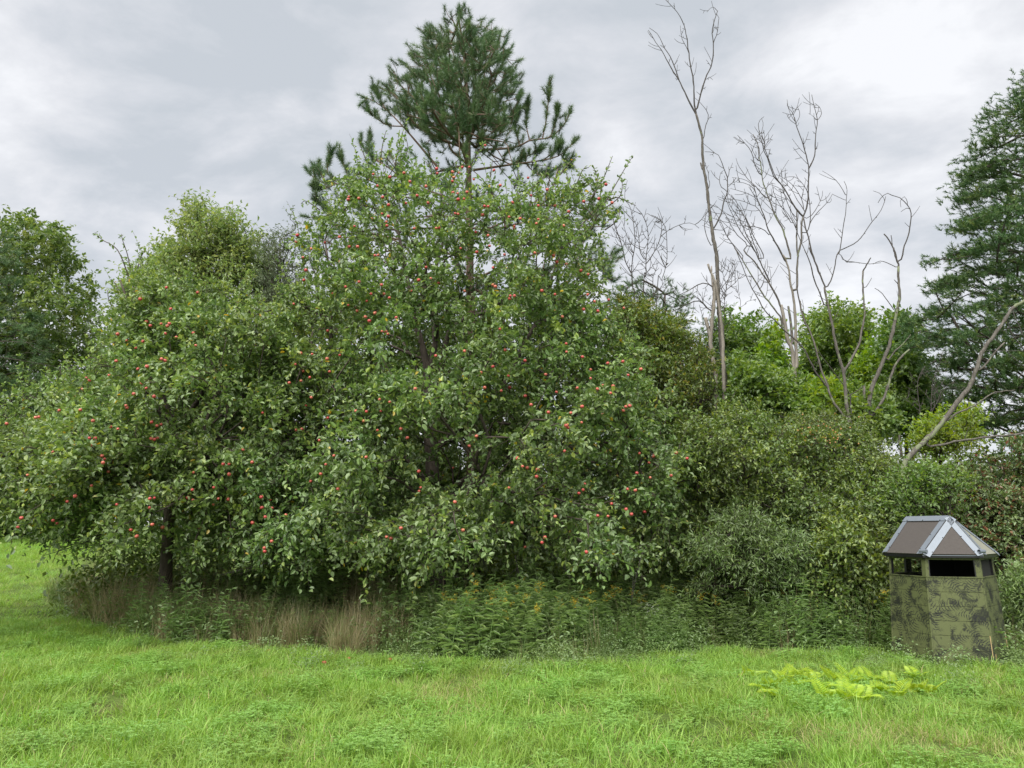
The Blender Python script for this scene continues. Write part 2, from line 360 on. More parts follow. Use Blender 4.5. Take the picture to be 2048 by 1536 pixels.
def sprays(gl, gt, pos, dirs, ntw, tlen, nlf, L, asp, tint0=0.45, tsp=0.22, droop=0.25, up=0.35, simple=False, tw=0.0025, spread=0.9, flat=0.6, ldroop=0.12, pet=0.0, updir=1.0, tail=0.012, twsides=3, fold=0.22):
    n = len(pos); P = np.repeat(pos, ntw, 0); Dr = np.repeat(dirs, ntw, 0)
    d = nrm(Dr * 0.75 + runit(len(P)) * spread + np.array([0, 0, up])); ln = tlen * rng.uniform(0.55, 1.3, len(P))
    K = 3; t = np.linspace(0, 1, K)
    C = P[:, None] + d[:, None] * (ln[:, None] * t)[..., None]; C[:, :, 2] -= droop * ln[:, None] * t ** 2
    if gt is not None: tubes(gt, C, np.broadcast_to(tw * (1.3 - t), (len(P), K)), twsides)
    s = (np.arange(nlf) + 0.6) / nlf; s = np.broadcast_to(s, (len(P), nlf)) + rng.uniform(-0.3, 0.3, (len(P), nlf)) / nlf; s = np.clip(s, 0.03, 1)
    q = P[:, None] + d[:, None] * (ln[:, None] * s)[..., None]; q[:, :, 2] -= droop * ln[:, None] * s ** 2
    q = q.reshape(-1, 3); m = len(q); dd = np.repeat(d, nlf, 0)
    ax = nrm(dd * 0.45 + runit(m) * 0.85 + np.array([0, 0, -0.12]))
    nor = np.array([0, 0, updir]) + runit(m) * flat
    cl = np.repeat(rng.normal(size=n) * 0.15, ntw * nlf)
    ti = np.where(rng.random(m) < tail, rng.uniform(0.93, 1.0, m), np.clip(tint0 + cl + rng.normal(size=m) * tsp, 0, 0.92))
    LL = L * rng.uniform(0.6, 1.2, m)
    q = q + ax * (LL * pet)[:, None]
    ww_ = LL * asp * rng.uniform(0.85, 1.15, m)
    if simple: leaves(gl, q, ax, nor, LL, ww_, ti, simple=True, droop=ldroop, fold=fold)
    else:
        fr = q[:, 1] < np.median(q[:, 1])
        for s1, sel in ((False, fr), (True, ~fr)): leaves(gl, q[sel], ax[sel], nor[sel], LL[sel], ww_[sel] * (1.15 if s1 else 1), ti[sel], simple=s1, droop=ldroop, fold=fold)
    return q, ax, nor, LL, ti
def needles(geo, pos, dirs, n, L, shoot, wid=0.005, tint0=0.5, spread=0.75, tsp=0.15):
    P = np.repeat(pos, n, 0); D = nrm(np.repeat(dirs, n, 0)); m = len(P)
    base = P - D * (shoot * rng.random(m))[:, None]
    a = nrm(D * rng.uniform(0.35, 1.3, m)[:, None] + runit(m) * spread); ll = L * rng.uniform(0.7, 1.15, m)
    side = nrm(np.cross(a, runit(m))) * wid * 0.5
    V = np.stack([base - side, base + side, base + a * ll[:, None]], 1)
    ti = np.clip(tint0 + np.repeat(rng.normal(size=len(pos)) * tsp, n) + rng.normal(size=m) * 0.12, 0, 1)
    geo.add(V.reshape(-1, 3), np.arange(m * 3).reshape(-1, 3), np.repeat(ti, 3))
def trunk_path(px_pts, Y, r0, r1, n=10, dy=0.0, foot=True):
    pts = np.array([at(x, y, Y + dy * i / max(len(px_pts) - 1, 1)) for i, (x, y) in enumerate(px_pts)])
    if foot: pts[0, 2] = gz(pts[0, 0], pts[0, 1]) - 0.08
    C = smooth_path(pts, n); R = np.linspace(r0, r1, n)
    if foot: R[0] *= 1.35; R[1] *= 1.08
    return C, R

def leafy(name, label, cat, polys, Yc, T, nterm, mat, trunks, bark='dark_bark', leaf=(0.07, 0.55), ntw=4, tlen=0.4, nlf=9, simple=True, group=None,
          tint=0.45, cthr=0.42, under=None, front=0.62, r0=0.006, droop=0.25, up=0.35, flat=0.6, clump=0.9, spread=0.9, tw=0.0025, shell=0.55, dmax=None, twigs=True, ret=False, ldroop=0.12, pet=0.0, nor_up=1.0, tail=0.012):
    tr = [trunk_path(*a) for a in trunks]
    base = tr[0][0][0]; base = (float(base[0]), float(base[1]), float(gz(base[0], base[1])))
    root = empty(name, base, label, cat, group)
    P = np.concatenate([crown_pts(p, Yc, T, n_, inset=0.72 * tlen * F / trunks[0][1], under=under, front=front, cthr=cthr, clump=clump, shell=shell, dmax=dmax)
                        for p, n_ in zip(polys, np.maximum(np.array([poly_area(p) for p in polys]) / sum(poly_area(p) for p in polys) * nterm, 20).astype(int))])
    sk = grow(tr, P, r0=r0)
    g = Geo()
    for C, R in tr: tubes(g, C[None], R[None], 9, rough=0.04)
    obj('trunk', g, MAT[bark], root, smooth=True)
    gb = skeleton_geo(sk, *((4, 5) if not simple else (3, 4))); gl = Geo()
    info = sprays(gl, gb if twigs else None, sk['A'][sk['term']], sk['D'][sk['term']], ntw, tlen, nlf, leaf[0], leaf[1], tint0=tint, simple=simple, droop=droop, up=up, flat=flat, spread=spread, tw=tw, ldroop=ldroop, pet=pet, updir=nor_up, tail=tail)
    obj('branches', gb, MAT[bark], root, smooth=True, kind='stuff')
    obj('crown', gl, MAT[mat], root, kind='stuff')
    if ret: return root, sk, info, gl
    return root
def poly_area(p):
    p = np.array(p, float); x, y = p[:, 0], p[:, 1]; return abs(np.dot(x, np.roll(y, 1)) - np.dot(y, np.roll(x, 1))) / 2

# ------------------------------------------------------------------ ground
def axis(lo, hi, fine_lo, fine_hi, st):
    a = list(np.arange(fine_lo, fine_hi, st)); x = fine_lo; d = st
    L = []
    while x > lo: d *= 1.25; x -= d; L.append(x)
    x = a[-1]; d = st; R = []
    while x < hi: d *= 1.25; x += d; R.append(x)
    return np.array(L[::-1] + a + R)
xs = axis(-900, 900, -16, 16, 0.3); ys = axis(-300, 1500, 3, 30, 0.3)
X, Y_ = np.meshgrid(xs, ys); Z = gz(X, Y_)
V = np.stack([X, Y_, Z], -1).reshape(-1, 3); nx, ny = len(xs), len(ys)
ii, jj = np.meshgrid(np.arange(nx - 1), np.arange(ny - 1)); b0 = (jj * nx + ii).ravel()
g = Geo(); g.add(V, np.stack([b0, b0 + 1, b0 + nx + 1, b0 + nx], -1))
m, t, o = new_mat('meadow_soil'); geo_ = N(t, 'ShaderNodeNewGeometry')
na = noise_node(t, geo_.outputs['Position'], 1.1, 6); nb = noise_node(t, geo_.outputs['Position'], 18, 6, 0.7)
c = ramp(t, na.outputs[0], [(0.3, (0.10, 0.17, 0.035)), (0.6, (0.15, 0.22, 0.05)), (0.75, (0.17, 0.15, 0.07))])
c = mixc(t, nb.outputs[0], c, (0.06, 0.075, 0.025))
p = N(t, 'ShaderNodeBsdfPrincipled'); t.links.new(c, p.inputs['Base Color']); p.inputs['Roughness'].default_value = 0.95
p.inputs['Specular IOR Level'].default_value = 0.1
bp = N(t, 'ShaderNodeBump'); bp.inputs['Distance'].default_value = 0.03; t.links.new(nb.outputs[0], bp.inputs['Height']); t.links.new(bp.outputs[0], p.inputs['Normal'])
t.links.new(p.outputs[0], o.inputs[0])
tag(obj('ground', g, m, smooth=True), kind='structure')

# ------------------------------------------------------------------ ground cover as instanced tufts
def scatter(name, P, rot, sc, vi, variants, label, cat='grass'):
    g = Geo(); g.v = [P]; g.t = [np.zeros(len(P))]; g.n = len(P)
    me = bpy.data.meshes.new(name); me.vertices.add(len(P)); me.vertices.foreach_set('co', P.astype(np.float32).ravel())
    a = me.attributes.new('rot', 'FLOAT_VECTOR', 'POINT'); a.data.foreach_set('vector', rot.astype(np.float32).ravel())
    a = me.attributes.new('sc', 'FLOAT_VECTOR', 'POINT'); a.data.foreach_set('vector', sc.astype(np.float32).ravel())
    a = me.attributes.new('vi', 'INT', 'POINT'); a.data.foreach_set('value', vi.astype(np.int32))
    ob = bpy.data.objects.new(name, me); COL.objects.link(ob); tag(ob, label, cat, kind='stuff')
    src = bpy.data.collections.new(name + '_pieces')
    for k, vm in enumerate(variants):
        vo = bpy.data.objects.new('%s_piece_%02d' % (name, k), vm); src.objects.link(vo)
    ng = bpy.data.node_groups.new(name, 'GeometryNodeTree')
    ng.interface.new_socket('Geometry', in_out='INPUT', socket_type='NodeSocketGeometry')
    ng.interface.new_socket('Geometry', in_out='OUTPUT', socket_type='NodeSocketGeometry')
    gi = ng.nodes.new('NodeGroupInput'); go = ng.nodes.new('NodeGroupOutput'); ip = ng.nodes.new('GeometryNodeInstanceOnPoints')
    ci = ng.nodes.new('GeometryNodeCollectionInfo'); ci.inputs['Collection'].default_value = src
    ci.inputs['Separate Children'].default_value = True; ci.inputs['Reset Children'].default_value = True
    def na_(n, dt):
        x = ng.nodes.new('GeometryNodeInputNamedAttribute'); x.data_type = dt; x.inputs[0].default_value = n
        return [s for s in x.outputs if s.enabled and s.name == 'Attribute'][0]
    ng.links.new(gi.outputs[0], ip.inputs['Points']); ng.links.new(ci.outputs[0], ip.inputs['Instance'])
    ip.inputs['Pick Instance'].default_value = True
    ng.links.new(na_('vi', 'INT'), ip.inputs['Instance Index']); ng.links.new(na_('rot', 'FLOAT_VECTOR'), ip.inputs['Rotation'])
    ng.links.new(na_('sc', 'FLOAT_VECTOR'), ip.inputs['Scale']); ng.links.new(ip.outputs[0], go.inputs[0])
    md = ob.modifiers.new('tufts', 'NODES'); md.node_group = ng
    return ob
def blades(geo, n, rad, h0, h1, w, lean, tint, tsp, K=4, mi=0):
    r = rad * np.sqrt(rng.random(n)); a = rng.random(n) * 6.283
    b = np.stack([r * np.cos(a), r * np.sin(a), np.full(n, -0.02)], -1); h = rng.uniform(h0, h1, n)
    az = a + rng.normal(size=n) * 1.0; d = np.stack([np.cos(az), np.sin(az), 0 * az], -1); side = np.stack([-np.sin(az), np.cos(az), 0 * az], -1)
    ln = lean * rng.uniform(0.2, 1.5, n); s = np.linspace(0, 1, K + 1)
    C = b[:, None] + d[:, None] * (ln * h)[:, None, None] * (s[None, :, None] ** 2) ; C[:, :, 2] += h[:, None] * (s - 0.32 * np.clip(ln, 0, 1.6)[:, None] * s ** 2.6)
    ww = w * rng.uniform(0.6, 1.3, n)[:, None] * (1 - s ** 2)[None] ** 0.7
    twist = rng.normal(size=n)[:, None, None] * 0.4
    sv = side[:, None] + twist * s[None, :, None] * d[:, None]
    Lf = C - sv * ww[..., None] * 0.5; Rt = C + sv * ww[..., None] * 0.5
    V = np.stack([Lf[:, :-1], Rt[:, :-1]], 2).reshape(n, -1, 3); V = np.concatenate([V, C[:, -1:]], 1)
    i = np.arange(n)[:, None, None] * (2 * K + 1); k = np.arange(K - 1)[None, :, None] * 2
    q = (i + k + np.array([0, 1, 3, 2])[None, None]).reshape(-1, 4); tr = (i[:, 0] + np.array([[2 * K - 2, 2 * K - 1, 2 * K]]))
    tv = np.clip(tint + rng.normal(size=n) * tsp, 0, 1)
    nb_ = geo.n; geo.add(V.reshape(-1, 3), q, np.repeat(tv, 2 * K + 1), mi); geo.f.append((tr + nb_, mi))
def mk(fn, name, mats, **k):
    g = Geo(); fn(g, **k); return g.mesh(name, mats)
lawn_v = []
for k in range(12):
    g = Geo()
    if k > 9:
        blades(g, 16, 0.11, 0.05, 0.13, 0.005, 1.3, 0.97, 0.03); blades(g, 16, 0.11, 0.07, 0.16, 0.005, 0.9, 0.5, 0.25)
    elif k < 7:
        blades(g, 30, 0.11, 0.07, 0.17 + 0.02 * (k % 3), 0.006, 0.95, 0.45, 0.24)
        blades(g, 5, 0.10, 0.05, 0.12, 0.004, 0.9, 0.93, 0.05)
    else:
        n = 34; q = np.stack([rng.normal(size=n) * 0.06, rng.normal(size=n) * 0.06, rng.uniform(0.03, 0.11, n)], -1)
        q3 = np.repeat(q, 3, 0); az = np.repeat(rng.random(n) * 6, 3) + np.tile([0, 2.09, 4.19], n)
        ax = np.stack([np.cos(az), np.sin(az), 0.2 + 0 * az], -1)
        leaves(g, q3, ax, np.array([0, 0, 1.0]) + runit(3 * n) * 0.3, 0.02, 0.014, np.clip(0.4 + rng.normal(size=3 * n) * 0.2, 0, 1), 1, simple=True)
        blades(g, 12, 0.11, 0.06, 0.14, 0.005, 0.7, 0.5, 0.2)
    lawn_v.append(g.mesh('lawn_tuft', [MAT['grass'], MAT['clover']]))
weed_poly = [(135, 1128), (95, 1195), (190, 1252), (400, 1290), (650, 1310), (850, 1326), (1000, 1334), (1180, 1328), (1300, 1316), (1500, 1303), (1700, 1300), (1840, 1322), (1900, 1336), (2000, 1343), (4500, 1400), (4500, 1066), (240, 1066)]
def rand_pts(n, y0, y1, k0=-0.78, k1=0.78, pad=1.0):
    P = []
    while sum(map(len, P)) < n:
        y = np.sqrt(rng.uniform(y0 ** 2, y1 ** 2, n * 2)); x = y * rng.uniform(k0, k1, n * 2) + rng.uniform(-pad, pad, n * 2)
        P.append(np.stack([x, y, gz(x, y)], -1))
    return np.concatenate(P)[:n]
def edge_noise(P): return np.array([mnoise.noise(Vector((p[0] * 0.8, p[1] * 0.8, 0))) for p in P])
def in_weeds(P, pad=0.0):
    q = to_px(P); q[:, 1] += edge_noise(P) * 38 - pad
    return poly_inside(q, weed_poly)
A = rand_pts(15500, 4.3, 15); far = rand_pts(9000, 15, 62, -0.80, -0.50, 2.0)
A = np.concatenate([A, far]); A = A[~in_weeds(A, 6)]
n = len(A); scl = rng.uniform(0.7, 1.25, n) * np.where(A[:, 1] > 15, 1 + (A[:, 1] - 15) * 0.035, 1)
hn = np.array([mnoise.noise(Vector((p[0] * 0.9, p[1] * 0.9, 5))) for p in A]); hn2 = np.array([mnoise.noise(Vector((p[0] * 1.6, p[1] * 1.6, 9))) for p in A])
vi = np.where(hn2 + rng.normal(size=n) * 0.35 > 0.30, rng.integers(7, 10, n), rng.integers(0, 7, n))
hn3 = np.array([mnoise.noise(Vector((p[0] * 0.7, p[1] * 0.7, 21))) for p in A]); vi = np.where((hn3 + rng.normal(size=n) * 0.12 > 0.34) | (rng.random(n) < 0.03), rng.integers(10, 12, n), vi)
keep = ~((hn < -0.38) & (rng.random(n) < 0.5)); sc = np.stack([scl, scl, scl * (1 + hn * 0.5)], -1)
rot = np.stack([rng.normal(size=n) * 0.12, rng.normal(size=n) * 0.12, rng.random(n) * 6.28], -1)
scatter('lawn_grass', A[keep], rot[keep], sc[keep], vi[keep], lawn_v, 'bright green mown meadow grass with clover in the foreground')

# tall brown and green grass under the left of the apple trees
tg_v = []
for k in range(8):
    g = Geo(); blades(g, 34, 0.12, 0.35, 0.85, 0.006, 0.5, [0.25, 0.4, 0.75, 0.9][k % 4], 0.14, K=5)
    if k % 2: blades(g, 10, 0.1, 0.6, 1.0, 0.004, 0.3, 0.92, 0.06, K=5)
    tg_v.append(g.mesh('tall_tuft', MAT['tall_grass']))
B = rand_pts(9000, 8, 19); B = B[in_weeds(B, -4)]; q = to_px(B)
pr = np.where(q[:, 0] < 820, 1.0, 0.14); pr = np.where((q[:, 1] > 1270) & (q[:, 0] < 1700), np.maximum(pr, 0.35), pr); B1 = B[rng.random(len(B)) < pr]
nb_ = np.array([mnoise.noise(Vector((p[0] * 0.55, p[1] * 0.55, 2))) for p in B1]); q1 = to_px(B1)
brown = nb_ + np.where((q1[:, 0] < 820) & (q1[:, 0] > 130), 0.13, -0.25) + rng.normal(size=len(B1)) * 0.2 > 0.2
vi = np.where(brown, rng.choice([2, 3, 6, 7], len(B1)), rng.choice([0, 1, 4, 5], len(B1)))
s_ = rng.uniform(0.5, 1.0, len(B1)) * np.clip(0.6 + (1330 - q1[:, 1]) / 130, 0.45, 1.1) * np.clip(1 + 0.9 * nb_, 0.6, 1.4)
scatter('tall_grass', B1, np.stack([rng.normal(size=len(B1)) * 0.15, rng.normal(size=len(B1)) * 0.15, rng.random(len(B1)) * 6.28], -1),
        np.stack([s_, s_, s_], -1), vi, tg_v, 'tall dry brown and green grass in the shade under the apple trees')

# broad-leaved weeds
def weed(geo_l, h, nl, L, asp, lean=0.2, base=0.1, tint=0.45, stem=None):
    a0 = rng.random() * 6.28; t = np.linspace(0, 1, 7); C = np.stack([lean * h * t ** 2 * math.cos(a0), lean * h * t ** 2 * math.sin(a0), h * t - 0.03], -1)
    tubes(stem if stem is not None else geo_l, C[None], (0.005 * (1.2 - t))[None], 4, tint=0.2)
    s = rng.uniform(base, 1, nl); az = np.arange(nl) * 2.4 + rng.normal(size=nl) * 0.3
    pos = np.stack([np.interp(s, t, C[:, i]) for i in range(3)], -1)
    ax = np.stack([np.cos(az), np.sin(az), rng.uniform(0.0, 0.8, nl)], -1)
    LL = L * (1.15 - 0.6 * s) * rng.uniform(0.8, 1.2, nl)
    leaves(geo_l, pos, ax, np.array([0, 0, 1.0]) + runit(nl) * 0.25, LL, LL * asp, np.clip(tint + rng.normal(size=nl) * 0.2, 0, 1), droop=0.35, fold=0.15)
    return C
def plume(geo, C, h, n=70):
    tip = C[-1]; m = 6
    for i in range(m):
        a = rng.random() * 6.28; z = rng.uniform(-0.16, 0.02) * h; l = rng.uniform(0.05, 0.11)
        p0 = tip + np.array([0, 0, z]); t = np.linspace(0, 1, 10)[:, None]
        q = p0 + t * np.array([math.cos(a) * l, math.sin(a) * l, 0.03]) + rng.normal(size=(10, 3)) * 0.008
        leaves(geo, q, runit(10) + np.array([0, 0, 0.4]), runit(10), 0.014, 0.012, rng.random(10), simple=True)
wv = []
for k in range(9):
    g = Geo()
    if k < 4:
        for j in range(3):
            g0 = Geo(); weed(g0, rng.uniform(0.5, 0.95), 30, 0.13, 0.17); v = np.concatenate(g0.v) + np.array([rng.normal() * 0.08, rng.normal() * 0.08, 0])
            for f, mi in g0.f: g.f.append((f + g.n, mi))
            g.v.append(v); g.t.append(np.concatenate(g0.t)); g.n += len(v)
    elif k < 7:
        n = 70; q = np.stack([rng.normal(size=n) * 0.16, rng.normal(size=n) * 0.16, rng.uniform(0.05, 0.5, n)], -1)
        leaves(g, q, runit(n) * np.array([1, 1, 0.4]), np.array([0, 0, 1.0]) + runit(n) * 0.4, 0.07, 0.038, np.clip(0.35 + rng.normal(size=n) * 0.2, 0, 1))
        blades(g, 10, 0.14, 0.2, 0.5, 0.006, 0.7, 0.6, 0.2)
    else:
        n = 110; q = np.stack([rng.normal(size=n) * 0.14, rng.normal(size=n) * 0.14, rng.uniform(0.02, 0.28, n)], -1)
        leaves(g, q, runit(n) * np.array([1, 1, 0.4]), np.array([0, 0, 1.0]) + runit(n) * 0.4, 0.035, 0.022, np.clip(0.6 + rng.normal(size=n) * 0.2, 0, 1), simple=True)
    wv.append(g.mesh('weed_piece', MAT['weed_leaf']))
B = rand_pts(13000, 8, 21); Bi = in_weeds(B, -2); Be = in_weeds(B, 34) & ~Bi & (rng.random(len(B)) < 0.33); fringe = B[Be]; B = B[Bi]; q = to_px(B)
pr = np.where(q[:, 0] > 780, 0.9, 0.5); B2 = np.concatenate([B[rng.random(len(B)) < pr], fringe]); q = to_px(B2); n = len(B2); isf = np.arange(n) >= n - len(fringe)
edge = np.clip((1345 - q[:, 1]) / 70, 0, 1)
vi = np.where(edge < 0.55, rng.choice([7, 8, 8, 5], n), rng.choice([0, 1, 2, 3, 0, 1, 4, 5, 6], n)); s_ = rng.uniform(0.6, 1.15, n) * (0.5 + 0.5 * edge) * np.clip(1.0 + 1.1 * np.array([mnoise.noise(Vector((p[0] * 0.9, p[1] * 0.9, 12))) for p in B2]), 0.5, 1.4) * np.where(q[:, 1] < 1235, 0.72, 1.0)
vi = np.where(isf, rng.choice([7, 8, 8, 5], n), vi); s_ = np.where(isf, rng.uniform(0.3, 0.62, n) * np.where(q[:, 0] < 800, 0.8, 1.0), s_)
scatter('weeds', B2, np.stack([rng.normal(size=n) * 0.15, rng.normal(size=n) * 0.15, rng.random(n) * 6.28], -1),
        np.stack([s_, s_, s_], -1), vi, wv, 'dense green leafy weeds along the edge of the meadow', 'weeds')

# goldenrod plants one can tell apart
gr_src = []
for k in range(6):
    st, lf, fl = Geo(), Geo(), Geo(); h = rng.uniform(0.75, 1.0)
    C = weed(lf, h, 44, 0.17, 0.16, lean=0.3, base=0.12, tint=0.6, stem=st); plume(fl, C, h)
    gr_src.append((st.mesh('stem', MAT['weed_leaf']), lf.mesh('leaves', MAT['weed_leaf']), fl.mesh('flower_head', MAT['flower'])))
spots = []
for cx, cy, n_, sx, sy, fl in [(930, 1322, 20, 70, 14, .3), (1010, 1318, 22, 55, 16, .7), (1150, 1316, 14, 60, 14, .75), (1290, 1290, 10, 60, 12, .5), (1430, 1290, 12, 70, 10, .6), (1580, 1288, 12, 80, 10, .7), (1720, 1285, 9, 50, 10, .5), (1800, 1300, 10, 34, 5, .3), (1855, 1318, 6, 26, 4, .2)]:
    for _ in range(n_): spots.append((rng.normal(cx, sx * 0.6), cy - abs(rng.normal(0, sy)), rng.random() < fl))
for i, (px, py, fl) in enumerate(spots):
    p = ground(px, py); k = i % 6
    r = empty('goldenrod_plant' if fl else 'leafy_weed', p, 'goldenrod with a yellow plume on a leafy stem at the meadow edge' if fl else 'upright weed with narrow arching grey-green leaves at the meadow edge', 'plant' if not fl else 'goldenrod', 'goldenrod plants along the meadow edge' if fl else 'narrow-leaved weeds along the meadow edge', rz=rng.random() * 6.28)
    sc_ = rng.uniform(0.75, 1.1); r.scale = (sc_,) * 3
    for nm, me in zip(('stem', 'leaves', 'flower_head'), gr_src[k]):
        if nm == 'flower_head' and not fl: continue
        c_ = bpy.data.objects.new(nm, me); COL.objects.link(c_); c_.parent = r
        if nm != 'stem': c_['kind'] = 'stuff'
# small white asters
for i, (px, py) in enumerate([(1295, 1210), (1310, 1218), (1790, 1228)]):
    st, lf, fl = Geo(), Geo(), Geo(); Y = 11.6; top = at(px, py, Y); gx = float(gz(top[0], top[1])); h = top[2] - gx
    C = weed(lf, h, 36, 0.08, 0.2, lean=0.05, stem=st); q = C[-1] + rng.normal(size=(22, 3)) * 0.05
    az = np.tile(np.arange(7) * 0.9, 22); leaves(fl, np.repeat(q, 7, 0), np.stack([np.cos(az), np.sin(az), 0.3 + 0 * az], -1), np.array([0, 0, 1.0]) + 0 * runit(154), 0.012, 0.005, np.full(154, .5), simple=True)
    r = empty('white_aster', (top[0], top[1], gx), ['white aster rising from the weeds, left of a pair', 'white aster rising from the weeds, right of a pair', 'small white aster against the camouflaged blind'][i], 'flower')
    for nm, gg, mt in (('stem', st, 'weed_leaf'), ('leaves', lf, 'weed_leaf'), ('flower_head', fl, 'aster')):
        c_ = bpy.data.objects.new(nm, gg.mesh(nm, MAT[mt])); COL.objects.link(c_); c_.parent = r
        if nm != 'stem': c_['kind'] = 'stuff'

# yellow-green ferns in the lawn
def frond(geo, base, az, L, arch):
    t = np.linspace(0, 1, 9); d = np.array([math.cos(az), math.sin(az), 0]); s = np.array([-d[1], d[0], 0])
    C = base + d * (L * 0.75 * t ** 1.3)[:, None]; C[:, 2] += L * (t - arch * t ** 2.2); tubes(geo, C[None], (0.003 * (1.2 - t))[None], 3, tint=0.4)
    k = 11; u = np.linspace(0.28, 0.97, k); q = np.stack([np.interp(u, t, C[:, i]) for i in range(3)], -1); tg = nrm(np.stack([np.gradient(np.interp(u, t, C[:, i])) for i in range(3)], -1))
    for sg in (-1, 1):
        ax = nrm(sg * s + tg * 0.4 + np.array([0, 0, -0.05])); LL = L * 0.34 * np.sin(np.clip((1.12 - u) * 1.9, 0, 1.57)) + 0.01
        leaves(geo, q, ax, np.cross(sg * ax, tg) * 1.0 + runit(k) * 0.1, LL, np.minimum(LL * 0.22, 0.016), np.clip(rng.normal(0.5, 0.25, k), 0, 1), droop=0.1)
fern_px = [(1518, 1352), (1535, 1372), (1548, 1388), (1576, 1352), (1585, 1372), (1560, 1393), (1600, 1350), (1618, 1365), (1640, 1378), (1655, 1398), (1668, 1368), (1690, 1352), (1700, 1372), (1697, 1402), (1712, 1388), (1732, 1365), (1752, 1388), (1775, 1372), (1790, 1392), (1820, 1362), (1832, 1385), (1865, 1384), (1628, 1352), (1722, 1398)]
for i, (px, py) in enumerate(fern_px):
    p = ground(px + rng.normal() * 9, py + 14 + rng.normal() * 5); g = Geo(); a = rng.random() * 6.28
    r = empty('fern', p, 'yellow-green fern frond clump in the lawn before the blind', 'fern', 'yellow-green ferns in the lawn')
    for j in range(rng.integers(3, 5)):
        g = Geo(); frond(g, np.array([0, 0, 0.02]), a + j * 1.7 + rng.normal() * 0.4, rng.uniform(0.16, 0.28), rng.uniform(0.1, 0.8))
        c_ = bpy.data.objects.new('frond', g.mesh('frond', MAT['fern'])); COL.objects.link(c_); c_.parent = r

